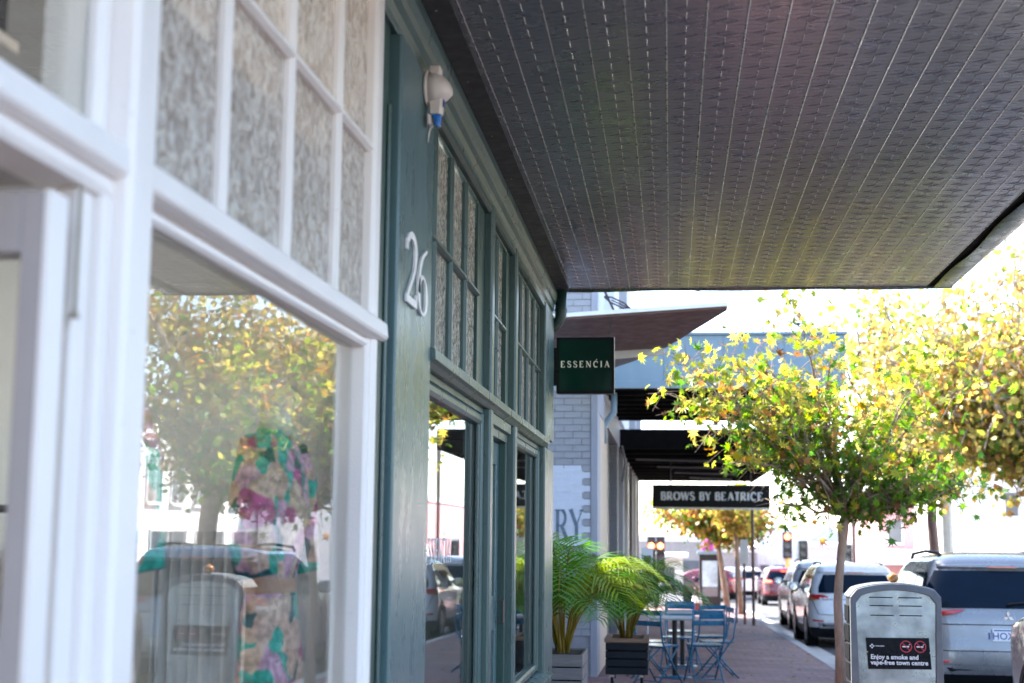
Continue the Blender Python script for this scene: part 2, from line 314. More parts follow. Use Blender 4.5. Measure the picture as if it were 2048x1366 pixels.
def thing(name, label, cat, loc=(0, 0, 0), group=None):
    o = bpy.data.objects.new(name, None); COL.objects.link(o); o.location = loc; o.empty_display_size = 0.2
    return tag(o, label, cat, group)
def struct(o, kind='structure'): o['kind'] = kind; return o
def box(name, m, parent, x0, x1, y0, y1, z0, z1, bevel=0.0): return MB().box(x0, x1, y0, y1, z0, z1).build(name, m, parent, bevel=bevel)
def autosmooth(o, ang=0.7):
    me = o.data; b = bmesh.new(); b.from_mesh(me)
    for e in b.edges:
        e.smooth = not (len(e.link_faces) == 2 and e.calc_face_angle(0) > ang)
    for f in b.faces: f.smooth = True
    b.to_mesh(me); b.free(); return o
def copy_tree(o, parent=None):
    c = o.copy(); COL.objects.link(c); c.parent = parent
    if parent is not None: c.matrix_parent_inverse = o.matrix_parent_inverse.copy()
    for ch in list(o.children): copy_tree(ch, c)
    return c

# stroke lettering: every stroke is a ribbon (points, widths) in a unit-high letter box
def arc(cx, cz, rx, rz, a0, a1, n=12): return [(cx + rx * math.cos(math.radians(a0 + (a1 - a0) * i / n)), cz + rz * math.sin(math.radians(a0 + (a1 - a0) * i / n))) for i in range(n + 1)]
def glyph(ch, T=0.15, t=0.055, serif=True):
    g = []; sf = 0.16 if serif else 0.0
    def st(p, wd): g.append((p, wd))
    def ser(x, z):
        if serif: st([(x - 0.11, z), (x + 0.11, z)], 0.05)
    if ch == 'E':
        st([(.14, 0), (.14, 1)], T); st([(.04, .975), (.56, .975)], t); st([(.56, .98), (.56, .80)], t * .8); st([(.14, .52), (.46, .52)], t); st([(.04, .025), (.60, .025)], t); st([(.60, .02), (.60, .22)], t * .8); return g, .74
    if ch == 'S':
        p = arc(.31, .75, .22, .23, 30, 190, 8) + [(.2, .58), (.4, .45)] + arc(.31, .25, .24, .23, 30, -150, 9)
        st(p, [t] * 4 + [T * .8] * (len(p) - 8) + [t] * 4); st([(.50, .95), (.51, .74)], t); st([(.09, .05), (.09, .28)], t); return g, .66
    if ch == 'N':
        st([(.12, 0), (.12, 1)], t); st([(.10, 1), (.70, 0)], T); st([(.70, 0), (.70, 1)], t); ser(.12, .025); ser(.06, .975); ser(.70, .975); return g, .86
    if ch in 'CĆ':
        st(arc(.42, .5, .34, .47, 48, 312, 18), [t, t * 1.3, t * 1.7] + [T * .85] * 13 + [t * 1.7, t * 1.3, t]); st([(.66, .93), (.67, .66)], t)
        if ch == 'Ć': st([(.40, 1.10), (.56, 1.30)], [.05, .11])
        return g, .80
    if ch == 'I': st([(.16, 0), (.16, 1)], T); ser(.16, .025); ser(.16, .975); return g, .36
    if ch == 'A': st([(.10, 0), (.40, 1)], t); st([(.38, 1), (.70, 0)], T); st([(.20, .34), (.58, .34)], t); ser(.09, .025); ser(.70, .025); return g, .82
    if ch == 'B':
        st([(.14, 0), (.14, 1)], T); st([(.14, .97), (.32, .97)] + arc(.34, .74, .18, .23, 90, -90, 8) + [(.14, .51)], [t, t, t] + [T * .8] * 7 + [t, t])
        st([(.30, .51)] + arc(.36, .27, .22, .25, 90, -90, 8) + [(.14, .02)], [t, t] + [T * .85] * 7 + [t, t]); return g, .66
    if ch == 'R':
        st([(.14, 0), (.14, 1)], T); st([(.14, .97), (.32, .97)] + arc(.36, .72, .20, .25, 90, -90, 8) + [(.14, .47)], [t, t, t] + [T * .8] * 7 + [t, t]); st([(.34, .47), (.66, 0)], T); ser(.14, .025); ser(.64, .025); ser(.10, .975); return g, .74
    if ch == 'O': st(arc(.46, .5, .36, .47, 90, 450, 28), [t, t * 1.2, t * 1.6, T * .8, T, T, T, T, T, T, T, T * .8, t * 1.6, t * 1.2, t, t * 1.2, t * 1.6, T * .8, T, T, T, T, T, T, T, T * .8, t * 1.6, t * 1.2, t]); return g, .92
    if ch == 'W': st([(.04, 1), (.30, 0)], T); st([(.28, 0), (.50, 1)], t); st([(.48, 1), (.74, 0)], T); st([(.72, 0), (.96, 1)], t); return g, 1.02
    if ch == 'Y': st([(.04, 1), (.36, .46)], T); st([(.36, .46), (.66, 1)], t); st([(.36, .5), (.36, 0)], T); ser(.36, .025); ser(.06, .975); ser(.64, .975); return g, .70
    if ch == 'T': st([(.32, 0), (.32, 1)], T); st([(.03, .97), (.61, .97)], t * 1.2); return g, .64
    if ch == '2':
        st([(.04, .72), (.06, .86)] + arc(.26, .76, .21, .22, 150, -25, 10) + [(.40, .50), (.06, .07)], [.05, .07] + [.09, .09, .09, .10, .11, .12, .12, .12, .12, .11, .10] + [.08, .06]); st([(.03, .055), (.50, .055)], .11); st([(.495, .01), (.50, .20)], .05); return g, .58
    if ch == '6':
        st([(.46, .99)] + arc(.50, .36, .42, .60, 108, 180, 8) + arc(.28, .28, .20, .27, 180, 540, 22), [.045] + [.05, .06, .07, .08, .085, .09, .10, .11, .115] + [.11, .10, .08, .06, .05, .045, .05, .06, .08, .10, .11, .11, .10, .09, .07, .055, .05, .055, .07, .09, .10, .105, .11]); return g, .56
    return g, .38
def ribbon(mb, pts, wd, fn, depth):
    k = len(pts); wd = [wd] * k if not hasattr(wd, '__len__') else (list(wd) + [wd[-1]] * k)[:k]
    L = []
    for i in range(k):
        a = pts[max(0, i - 1)]; b = pts[min(k - 1, i + 1)]; dx, dz = b[0] - a[0], b[1] - a[1]; l = math.hypot(dx, dz) or 1
        nx, nz = -dz / l * wd[i] / 2, dx / l * wd[i] / 2; x, z = pts[i]
        L.append((fn(x + nx, z + nz, 0), fn(x - nx, z - nz, 0), fn(x - nx, z - nz, depth), fn(x + nx, z + nz, depth)))
    mb.rings(L)
def lettering(name, text, m, parent, origin, ux, uz, un, h, gap=0.12, depth=0.003, T=0.15, t=0.055, serif=True, xs=1.0):
    """letters of height h from origin along ux, up uz, standing proud along un; one mesh per word"""
    o = Vector(origin); ux = Vector(ux); uz = Vector(uz); un = Vector(un); x = 0; mb = MB()
    for c in text:
        g, adv = glyph(c, T, t, serif)
        for k, (p, wd) in enumerate(g):
            ribbon(mb, p, wd, lambda a, b, d, x=x, k=k: o + ux * ((x + a) * h * xs) + uz * (b * h) + un * ((d + 0.0004 * k) if d else 0.0004 * k), depth)
        x += adv + gap
    ob = mb.build(name, m, parent); return ob, x * h * xs
def word_width(text, h, gap=0.12, xs=1.0): return sum(glyph(c)[1] + gap for c in text) * h * xs
def textobj(name, body, m, parent, mw, size, ext=0.001, bold=0.0, align='LEFT', spacing=1.0, line=1.0):
    cu = bpy.data.curves.new(name, 'FONT'); cu.body = body; cu.size = size; cu.extrude = ext; cu.offset = bold; cu.align_x = align; cu.space_character = spacing; cu.space_line = line; cu.resolution_u = 3
    tmp = bpy.data.objects.new(name + '_tmp', cu); COL.objects.link(tmp)
    dg = bpy.context.evaluated_depsgraph_get(); me = bpy.data.meshes.new_from_object(tmp.evaluated_get(dg))
    bpy.data.objects.remove(tmp); me.transform(mw); me.materials.clear(); me.materials.append(M[m])
    o = bpy.data.objects.new(name, me); COL.objects.link(o); attach(o, parent); return o
FACE_CAM = Matrix(((1, 0, 0, 0), (0, 0, -1, 0), (0, 1, 0, 0), (0, 0, 0, 1)))     # text upright, read from -Y

# ================================================================= SETTING
def sheet(name, m, x0, x1, y0, y1, dz, n=1):
    mb = MB(); mb.quad((x0, y0, SLOPE * y0 + dz), (x1, y0, SLOPE * y0 + dz), (x1, y1, SLOPE * y1 + dz), (x0, y1, SLOPE * y1 + dz))
    return struct(mb.build(name, m, fix=False))
sheet('ground', 'ground', -150, 200, -60, 600, -0.16)
sheet('road', 'asphalt', 2.40, 11.0, -20, 300, -0.12)
sheet('cross_street', 'asphalt', -80, 2.40, 52, 62, -0.116)
sheet('pavement', 'pave', -6.0, 2.24, -20, 50, 0.0)
sheet('far_pavement', 'kerb', -30, 2.24, 62, 110, 0.0)
sheet('opposite_pavement', 'pave', 11.16, 14.0, -20, 52, 0.0)
mb = MB(); mb.rings([[(2.24, y, gz(y) - .15), (2.24, y, gz(y) + .004), (2.40, y, gz(y) + .002), (2.43, y, gz(y) - .02), (2.44, y, gz(y) - .15)] for y in (-20, 49)])
struct(mb.build('kerb', 'kerb'))
mb = MB(); mb.rings([[(10.98, y, gz(y) - .15), (11.0, y, gz(y) - .01), (11.03, y, gz(y) + .003), (11.17, y, gz(y) + .003), (11.17, y, gz(y) - .15)] for y in (-20, 52)])
struct(mb.build('opposite_kerb', 'kerb'))
sheet('gutter_channel', 'kerb', 2.44, 2.80, -20, 50, -0.114)
for k in range(10):
    y = 2 + k * 6; sheet('lane_marking', 'line', 6.75, 6.87, y, y + 2.4, -0.115)

# ================================================================= AWNING OVER THE FOOTPATH
FX = -0.92
aw = thing('shop_awning', 'dark grey pressed tin awning roofing the footpath above the shopfronts', 'awning', (0.5, 5, 3.35))
Y0, Y1, SZ = 0.6, 11.22, 3.35
CW, CL = 0.1535, 0.140
# stamped sheets side by side: each sheet is a part, its stamped ridges a child
rx0 = -0.009 - 5 * CW
sheetw = 4 * CW
xs = [-0.80] + [rx0 + sheetw * i for i in range(1, 5) if rx0 + sheetw * i < 1.9] + [1.993]
for i in range(len(xs) - 1):
    a, b = xs[i], xs[i + 1]
    s = MB().box(a + .0008, b - .0008, Y0, Y1, SZ, SZ + .006).build('soffit_sheet', 'soffit', aw)
    pat = MB(); rng2 = random.Random(i)
    def ridge(p, q, wd=.0042, h=.0030):
        d = Vector((q[0] - p[0], q[1] - p[1], 0)); l = d.length; n = Vector((-d.y, d.x, 0)) / l * wd / 2
        P = Vector((p[0], p[1], SZ - .0002)); Q = Vector((q[0], q[1], SZ - .0002)); dn = Vector((0, 0, -h))
        pat.add([P - n, P + n, P + dn, Q - n, Q + n, Q + dn], [(0, 2, 5, 3), (2, 1, 4, 5)])
    k0 = math.ceil((a - rx0) / CW - .02); k1 = math.floor((b - rx0) / CW + .02)
    for k in range(k0, k1 + 1):
        x = rx0 + k * CW
        if a - .001 <= x < b - .02 or (k == k1 and i == len(xs) - 2): 
            r = MB(); wd = .0046
            r.add([(x - wd, Y0, SZ - .0004), (x + wd, Y0, SZ - .0004), (x, Y0, SZ - .0028), (x - wd, Y1, SZ - .0004), (x + wd, Y1, SZ - .0004), (x, Y1, SZ - .0028)], [(0, 2, 5, 3), (2, 1, 4, 5)])
            r.build('rib', 'rib', s)
    for k in range(k0 - 1, k1 + 1):
        cx = rx0 + (k + .5) * CW
        if cx - CW / 2 < a - .02 or cx + CW / 2 > b + .02: continue
        ny = int((Y1 - max(Y0, 2.0)) / CL)
        for j in range(ny):
            cyy = Y1 - (j + .5) * CL; hw, hl = .046, .030
            for p, q in (((-hw, 0), (0, hl)), ((0, hl), (hw, 0)), ((hw, 0), (0, -hl)), ((0, -hl), (-hw, 0))): ridge((cx + p[0], cyy + p[1]), (cx + q[0], cyy + q[1]), .0040, .0017); ridge((cx + p[0] * .5, cyy + p[1] * .5), (cx + q[0] * .5, cyy + q[1] * .5), .0028, .0010)
            ridge((cx, cyy + hl), (cx, cyy + CL - hl), .0052, .0026)
            for q in (-1, 1):
                ridge((cx + q * hw, cyy), (cx + q * (CW / 2 - .006), cyy), .0030, .0009)
                ridge((cx + q * .010, cyy + CL * .36), (cx + q * (CW / 2 - .006), cyy + CL * .30), .0026, .0007); ridge((cx + q * .010, cyy - CL * .36), (cx + q * (CW / 2 - .006), cyy - CL * .30), .0026, .0007)
    po = pat.build('stamped_pattern', 'rib', s, fix=False); po['kind'] = 'stuff'
MB().box(-.925, -.80, Y0, Y1, SZ - .006, SZ + .01).build('cover_strip', 'strip', aw)
MB().box(-.93, 2.16, Y0, Y1 + .02, SZ + .022, SZ + .20).build('roof_deck', 'awdark', aw)
# street-side gutter: a bent sheet with a dark sagging gap behind it
mb = MB(); prof = []
for k in range(40):
    y = Y0 + (Y1 + .06 - Y0) * k / 39; sag = .012 * math.sin(y * 1.7) + .008 * math.sin(y * 4.1) + (.03 * math.exp(-((y - 10.0) / .55) ** 2))
    prof.append([(2.035 + max(0, sag), y, SZ - .004 - abs(sag) * .4), (2.045 + max(0, sag), y, SZ - .012), (2.17, y, SZ - .012 + .4 * sag), (2.205, y, SZ + .012), (2.225, y, SZ + .17), (2.215, y, SZ + .17), (2.19, y, SZ + .016), (2.16, y, SZ)])
mb.rings(prof); autosmooth(mb.build('gutter', 'gutter', aw))
MB().box(1.994, 2.16, Y0, Y1 + .03, SZ + .014, SZ + .021).build('gutter_gap', 'gap', aw)  # black strip painted as the shade of the open gap
for k in range(8):
    y = 10.9 - k * 1.25; MB().tube([(2.075, y, SZ - .008), (2.075, y, SZ - .016)], .006, 6).build('gutter_screw', 'steel', aw)
mb = MB(); n = 24
mb.rings([[(-.88 + (2.19 + .88) * k / n, Y1 - .004, SZ - .004), (-.88 + (2.19 + .88) * k / n, Y1 + .03, SZ - .016 - .004 * math.sin(k * .7)), (-.88 + (2.19 + .88) * k / n, Y1 + .036, SZ + .20), (-.88 + (2.19 + .88) * k / n, Y1 + .022, SZ + .20)] for k in range(n + 1)])
mb.build('end_flashing', 'gutter', aw)
for k in range(9):
    x = -.865; y = 4.2 + k * .85; MB().tube([(x, y, SZ - .005), (x, y, SZ - .010)], .004, 6).build('strip_nail', 'rim', aw)

# ================================================================= WHITE SHOP
ws = thing('white_shop', 'white painted timber shopfront with pebbled glass fanlights and open door', 'shop', (FX, 3.4, 0))
# posts and rails
def post(name, m, root, y0, y1, z0, z1, xf, xb=-1.05, ch=.012):
    """timber post whose front arrises are chamfered"""
    mb = MB(); mb.rings([[(xb, y0, z), (xf - ch, y0, z), (xf, y0 + ch, z), (xf, y1 - ch, z), (xf - ch, y1, z), (xb, y1, z)] for z in (z0, z1)])
    return mb.build(name, m, root, bevel=.003)
def rail(name, m, root, y0, y1, prof):
    """horizontal moulding: prof is a list of (x, z)"""
    return MB().rings([[(x, y, z) for x, z in prof] for y in (y0, y1)]).build(name, m, root, bevel=.002)
post('post', 'white', ws, 2.340, 2.452, -.1, 3.3, -.897, -1.0, ch=.010)
post('post', 'white', ws, 4.335, 4.428, 2.076, 3.3, -.925)
post('post', 'white', ws, 4.372, 4.428, -.1, 2.009, -.925)
post('post', 'white', ws, .90, 1.05, -.1, 3.3, -.897)
# ledge moulding above the shop window and its run over the door
LEDGE = [(-1.0, 2.075), (-.915, 2.075), (-.904, 2.066), (-.900, 2.024), (-.906, 2.016), (-.92, 2.010), (-1.0, 2.010)]
rail('ledge', 'white', ws, 2.452, 4.462, LEDGE); rail('ledge', 'white', ws, 1.05, 2.34, LEDGE)
rail('door_head', 'white', ws, 1.05, 2.34, [(-1.02, 2.009), (-.932, 2.009), (-.926, 1.985), (-.935, 1.972), (-1.02, 1.972)])
rail('top_rail', 'white', ws, 1.05, 2.34, [(-1.02, 3.12), (-.93, 3.12), (-.93, 3.3), (-1.02, 3.3)]); rail('top_rail', 'white', ws, 2.452, 4.335, [(-1.02, 3.12), (-.93, 3.12), (-.93, 3.3), (-1.02, 3.3)])
rail('sill', 'white', ws, 2.452, 4.372, [(-1.05, .50), (-.89, .47), (-.89, .42), (-1.05, .42)])
box('stall_riser', 'white', ws, -1.03, -.94, 2.452, 4.372, -.15, .419)
# fanlight: two rows of four pebbled panes and their bars
ys = [2.452, 2.950, 3.447, 3.935, 4.345]; zs = [2.076, 2.618, 3.12]
def panes(root, ys, zs, m, xg, bar, mbar):
    for i in range(len(ys) - 1):
        for j in range(len(zs) - 1):
            box('pebbled_pane', m, root, xg - .002, xg + .002, ys[i] + .004, ys[i + 1] - .004, zs[j] + .004, zs[j + 1] - .004)
    for y in ys[1:-1]:
        MB().rings([[(xg - .02, y - bar, z), (xg + .016, y - bar, z), (xg + .030, y - bar * .45, z), (xg + .030, y + bar * .45, z), (xg + .016, y + bar, z), (xg - .02, y + bar, z)] for z in (zs[0], zs[-1])]).build('glazing_bar', mbar, root)
    for z in zs[1:-1]:
        MB().rings([[(xg - .019, y, z - bar), (xg + .017, y, z - bar), (xg + .032, y, z - bar * .45), (xg + .032, y, z + bar * .45), (xg + .017, y, z + bar), (xg - .019, y, z + bar)] for y in (ys[0], ys[-1])]).build('glazing_bar', mbar, root)
panes(ws, ys, zs, 'pebble', -.965, .0135, 'white')
# shop window: sash beads and big pane
def sash(root, y0, y1, z0, z1, xf, wd, m):
    for a, b in ((y0, y0 + wd), (y1 - wd, y1)):
        MB().rings([[(xf - .06, a, z), (xf - .01, a, z), (xf, a + wd * .3, z), (xf, b - wd * .3, z), (xf - .01, b, z), (xf - .06, b, z)] for z in (z0, z1)]).build('sash_stile', m, root, bevel=.002)
    for a, b in ((z0, z0 + wd), (z1 - wd, z1)):
        MB().rings([[(xf - .059, y, a), (xf - .012, y, a), (xf - .002, y, a + wd * .3), (xf - .002, y, b - wd * .3), (xf - .012, y, b), (xf - .059, y, b)] for y in (y0 + wd, y1 - wd)]).build('sash_rail', m, root, bevel=.002)
sash(ws, 2.452, 4.371, .50, 2.009, -.938, .030, 'white')
wp = box('window_pane', 'oldglass', ws, -.0025, .0025, -.94, .94, .52, 1.985)
wp.matrix_parent_inverse = Matrix(); wp.location = Vector((-.972, 3.41, 0)) - Vector(ws.location); wp.rotation_euler.z = math.radians(1.0)
# fanlight over the door: one clear pane
box('door_fanlight_pane', 'glass', ws, -.972, -.967, 1.05, 2.288, 2.076, 3.12)
post('fanlight_stile', 'white', ws, 2.288, 2.339, 2.077, 3.119, -.940)
# door opening: jamb lining, stop, open leaf with glass
post('door_jamb', 'white', ws, 2.298, 2.339, -.1, 1.971, -.925, -1.0, .004)
post('door_stop', 'white', ws, 2.235, 2.297, -.1, 1.971, -.945, -.985, .004)
box('door_soffit', 'doorshade', ws, -1.12, -.936, 1.06, 2.234, 1.974, 2.005)  # same darkened paint as the door leaf
leaf = MB()
def dbox(x0, x1, z0, z1): leaf.box(x0, x1, 2.087, 2.148, z0, z1)
dbox(-.968, -.931, -.05, 1.930); dbox(-1.80, -1.70, -.05, 1.930); dbox(-1.70, -.968, 1.83, 1.930); dbox(-1.70, -.968, -.05, .25)
d = leaf.build('door', 'doorshade', ws, bevel=.003)
box('door_edge', 'white', d, -.9305, -.922, 2.085, 2.150, -.05, 1.930)
box('door_glass', 'glass', d, -1.70, -.968, 2.116, 2.120, .25, 1.83)
for z in (.3, 1.0, 1.65): MB().tube([(-.931, 2.158, z), (-.931, 2.158, z + .10)], .005, 8).build('hinge', 'white', d)
MB().tube([(-.932, 2.215, 1.971), (-.932, 2.215, 1.80), (-.932, 2.215, 1.76), (-.932, 2.215, 1.745)], [.004, .004, .004, .009], 8).build('pull_cord', 'cord', ws, True)
# interior
box('back_wall', 'inwall', ws, -4.1, -4.0, -.5, 4.62, -.1, 3.3)
box('party_wall', 'inwall', ws, -4.0, -1.06, 4.50, 4.62, -.1, 3.3)
box('party_wall', 'inwall', ws, -4.0, -1.06, -.5, -.42, -.1, 3.3)
box('ceiling', 'inwall', ws, -2.5, -1.06, -.42, 4.5, 2.55, 2.6)
for k in range(4): box('added_daylight_panel', 'daylight_fill', ws, -4.0, -2.501, -.42 + k * 1.23 + .01, -.42 + (k + 1) * 1.23 - .01, 2.56, 2.566)  # unseen ceiling panels added so daylight brightens the white shop
box('floor', 'infloor', ws, -4.0, -1.06, -.42, 4.5, -.12, -.02)
box('wall_cap', 'white', ws, -1.4, -.93, -3.0, 4.46, 3.301, 3.34)
box('facade_end', 'white', ws, -1.4, -.93, -3.0, 1.149, -.15, 3.30)
box('parapet', 'upper', ws, -1.3, -.94, -3.0, 4.6, 3.58, 4.9)
box('roof', 'roof', ws, -9.0, -4.05, -3.0, 4.62, 2.65, 2.75)  # roof stops short, leaving the added panels open to the sky
ws.rotation_euler.z = -math.radians(1.0); _p = Vector((FX, 4.5, 0)); ws.location = _p + Matrix.Rotation(-math.radians(1.0), 3, 'Z') @ (Vector(ws.location) - _p)

# mannequins in profile wearing the floral dresses
def mannequin(x, y, label, h=1.0):
    r = thing('dressed_mannequin', label, 'mannequin', (x, y, .10), 'floral dresses in the shop window')
    def ell(cx, z, rx, ry, n=20, fold=0.0, ph=0.0):
        return [(x + cx + rx * (1 + fold * math.sin(7 * a + ph)) * math.cos(a), y + ry * (1 + fold * math.sin(7 * a + ph)) * math.sin(a), z) for a in [2 * math.pi * k / n for k in range(n)]]
    L = [(.0, .22, .155, .26, .10), (.0, .5, .145, .24, .10), (.0, .8, .125, .21, .08), (.005, 1.02, .112, .185, .05), (.0, 1.12, .105, .165, .02), (.0, 1.22, .092, .135, .0), (.008, 1.30, .10, .15, .0), (.018, 1.42, .118, .17, 0), (.012, 1.52, .11, .175, 0), (.0, 1.60, .085, .17, 0), (-.005, 1.645, .055, .10, 0)]
    MB().rings([ell(cx, z * h, rx * .70, ry, 28, f, z * 3) for cx, z, rx, ry, f in L]).build('dress', 'floral', r, True)
    for q in (-1, 1):
        MB().tube([(x, y + q * .165, 1.60 * h), (x + .01, y + q * .215, 1.50 * h), (x + .005, y + q * .235, 1.36 * h), (x + .03, y + q * .235, 1.24 * h)], [.055, .066, .072, .058], 12).build('sleeve', 'floral', r, True)
    MB().rings([ell(cx, z * h, rx * .71, ry, 24) for cx, z, rx, ry in ((.0, 1.192, .094, .143), (.0, 1.197, .097, .146), (.0, 1.238, .093, .141), (.0, 1.243, .089, .137))]).build('belt', 'peach', r, True)
    MB().rings([ell(0, z * h, q, q, 16) for z, q in ((1.63, .055), (1.68, .046), (1.74, .046), (1.745, .03))]).build('neck', 'skin', r, True)
    MB().tube([(x, y, .0), (x, y, .30)], .015, 8).build('stand_rod', 'chrome', r); MB().tube([(x, y, -.02), (x, y, .01)], .14, 20).build('stand_base', 'chrome', r)
mannequin(-1.150, 4.06, 'mannequin in belted pink and green floral dress, centre of the white shop window', 1.03)
mannequin(-1.30, 3.12, 'mannequin in floral dress half hidden behind the white door post', 1.05)
# pleated white display curtain between them
mb = MB(); N = 60; a = [(-1.60 + .30 * k / N, 4.33 + .022 * math.sin(k * .9) + .006 * math.sin(k * 2.3)) for k in range(N + 1)]
mb.rings([[(x, y, 0.0) for x, y in a], [(x, y, .8) for x, y in a], [(x, y, 1.40) for x, y in a]], close=False, cap0=False, cap1=False)
cu = tag(mb.build('display_curtain', 'curtain', None, True, fix=False), 'white pleated curtain panel standing behind the floral dress', 'curtain')
md = cu.modifiers.new('thick', 'SOLIDIFY'); md.thickness = .003
# clothes rail glimpsed through the door glass
cr = thing('clothes_rail', 'dark clothes rail seen through the open door glass', 'clothes rail', (-1.95, 4.05, -.02))
MB().tube([(-2.6, 4.0, 1.46), (-1.62, 4.0, 1.46)], .012, 8).build('rail', 'black', cr)
for x in (-2.6, -1.62): MB().tube([(x, 4.0, -.02), (x, 4.0, 1.46)], .012, 8).build('upright', 'black', cr)
for k in range(7):
    x = -2.45 + k * .11
    g = thing('hanging_garment', ['leftmost', 'second', 'third', 'middle', 'fifth', 'sixth', 'rightmost'][k] + ' pale garment from the left on the clothes rail inside', 'garment', (x, 4.0, .5), 'garments on the clothes rail')
    MB().tube([(x, 4.0, 1.47), (x, 4.02, 1.50), (x, 4.0, 1.40)], .004, 6).build('hook', 'chrome', g)
    MB().rings([[(x - .012, 4.0 - wd, z), (x + .014, 4.0 - wd * .8, z), (x + .014, 4.0 + wd * .8, z), (x - .012, 4.0 + wd, z)] for z, wd in ((.6, .20), (1.0, .19), (1.30, .2), (1.40, .05))]).build('garment', ['curtain', 'flash', 'creamwall', 'planterg'][k % 4], g)
# dark box behind the fanlight, standing in for a hanging sign's reflection
sp = thing('reflected_sign_box', 'dark boxy speaker with pale caps behind the glass above the door', 'reflected_sign', (-1.33, 2.45, 2.3))
box('cabinet', 'planterd', sp, -1.46, -1.27, 2.40, 2.52, 2.335, 2.50, .004); box('top_cap', 'flash', sp, -1.47, -1.25, 2.395, 2.53, 2.502, 2.520); box('bottom_cap', 'flash', sp, -1.47, -1.25, 2.395, 2.53, 2.31, 2.332)

# ================================================================= GREEN SHOP
gs = thing('green_shop', 'dark green timber shopfront with pebbled fanlights beside the white shop', 'shop', (FX, 7.8, -.15))
box('side_board', 'dgreen', gs, -1.05, -.952, 4.43, 4.630, -.2, 3.30)
box('board_gap', 'gap', gs, -1.05, -.975, 4.631, 4.680, -.2, 3.30)  # groove's shade drawn as a near-black strip
post('board_bead', 'green', gs, 4.612, 4.638, -.2, 2.85, -.940, -.951, .004)
post('pilaster_board', 'greenflat', gs, 4.681, 5.375, -.2, 3.12, -.918, -1.05, .006)
# posts, with stopped chamfers between rails
for y0, y1 in ((7.27, 7.385), (8.43, 8.555), (10.42, 11.16)):
    xf = -.920 if y0 < 10 else -.915
    post('post', 'green', gs, y0, y1, -.3, 2.04, xf, -1.06, .010)
    post('post', 'green', gs, y0, y1, 2.118, 3.12, xf, -1.06, .010)
rail('header_rail', 'green', gs, 5.376, 10.62, [(-1.04, 2.118), (-.930, 2.118), (-.900, 2.108), (-.898, 2.068), (-.915, 2.058), (-.935, 2.042), (-1.04, 2.042)])
rail('head_rail', 'dgreen', gs, 5.376, 7.27, [(-1.04, 2.041), (-.96, 2.041), (-.96, 2.012), (-1.04, 2.012)])
rail('head_rail', 'dgreen', gs, 8.556, 10.42, [(-1.04, 2.041), (-.96, 2.041), (-.96, 2.012), (-1.04, 2.012)])
rail('cornice', 'green', gs, 4.43, 11.16, [(-1.05, 3.121), (-.935, 3.121), (-.930, 3.150), (-.915, 3.165), (-.912, 3.215), (-.9, 3.225), (-.888, 3.262), (-.888, 3.300), (-.90, 3.335), (-1.05, 3.335)])
rail('frieze_bead', 'dgreen', gs, 5.376, 10.42, [(-.9345, 3.118), (-.925, 3.112), (-.925, 3.085), (-.94, 3.075), (-1.0, 3.075), (-1.0, 3.118)])
# fanlights
panes(gs, [5.22, 5.66, 6.105, 6.55, 7.00], [2.150, 2.597, 3.06], 'pebbleg', -.980, .0125, 'green')
panes(gs, [8.62, 9.06, 9.50, 9.94, 10.36], [2.150, 2.597, 3.06], 'pebbleg', -.980, .0125, 'green')
panes(gs, [7.43, 7.86, 8.26], [2.150, 2.597, 3.06], 'pebbleg', -.990, .0125, 'green')
for y0, y1 in ((7.00, 7.269), (7.386, 7.429), (8.26, 8.429), (8.556, 8.619), (10.36, 10.419)): box('fanlight_stile', 'dgreen', gs, -1.03, -.962, y0 + .0005, y1, 2.119, 3.074, .003)
for y0, y1 in ((5.376, 7.0), (7.43, 8.26), (8.62, 10.36)):
    box('fanlight_rail', 'green', gs, -1.02, -.960, y0, y1, 2.119, 2.149, .003); box('fanlight_rail', 'green', gs, -1.02, -.960, y0, y1, 3.061, 3.0745, .003)
# display windows
sash(gs, 5.376, 7.269, .43, 2.011, -.955, .055, 'green'); box('window_pane', 'glass', gs, -.993, -.988, 5.43, 7.215, .485, 1.957)
sash(gs, 8.556, 10.419, .43, 2.011, -.955, .055, 'green'); box('window_pane', 'glass', gs, -.993, -.988, 8.61, 10.365, .485, 1.957)
post('glass_bead', 'green', gs, 7.175, 7.212, .43, 2.0, -.968, -.986, .004); post('glass_bead', 'green', gs, 10.33, 10.36, .43, 2.0, -.968, -.986, .004)
for y0, y1 in ((5.376, 7.269), (8.556, 10.60)):
    rail('sill', 'green', gs, y0, y1, [(-1.06, .43), (-.95, .425), (-.865, .40), (-.865, .355), (-.90, .345), (-1.06, .345)])
    box('stall_riser', 'green', gs, -1.05, -.93, y0, min(y1, 10.419), -.3, .344)
# recessed door
door = MB()
def gb(y0, y1, z0, z1): door.box(-1.052, -1.010, y0, y1, z0, z1)
gb(7.45, 7.56, -.2, 1.93); gb(8.25, 8.36, -.2, 1.93); gb(7.56, 8.25, 1.80, 1.93); gb(7.56, 8.25, .86, 1.05); gb(7.56, 8.25, -.2, .12)
d = door.build('door', 'greenflat', gs, bevel=.004)
box('door_glass', 'glass', d, -1.034, -1.030, 7.56, 8.25, 1.05, 1.80); box('door_glass', 'glass', d, -1.034, -1.030, 7.56, 8.25, .12, .86)
MB().tube([(-1.0, 8.28, 1.02), (-.965, 8.28, 1.02), (-.965, 8.28, .90), (-1.0, 8.28, .90)], .008, 8).build('handle', 'steel', d)
post('door_frame', 'dgreen', gs, 7.386, 7.449, -.3, 2.04, -.965, -1.08, .004); post('door_frame', 'dgreen', gs, 8.361, 8.429, -.3, 2.04, -.965, -1.08, .004)
rail('door_head', 'green', gs, 7.45, 8.361, [(-1.08, 2.04), (-.938, 2.04), (-.938, 1.985), (-.962, 1.978), (-.962, 1.935), (-1.08, 1.935)])
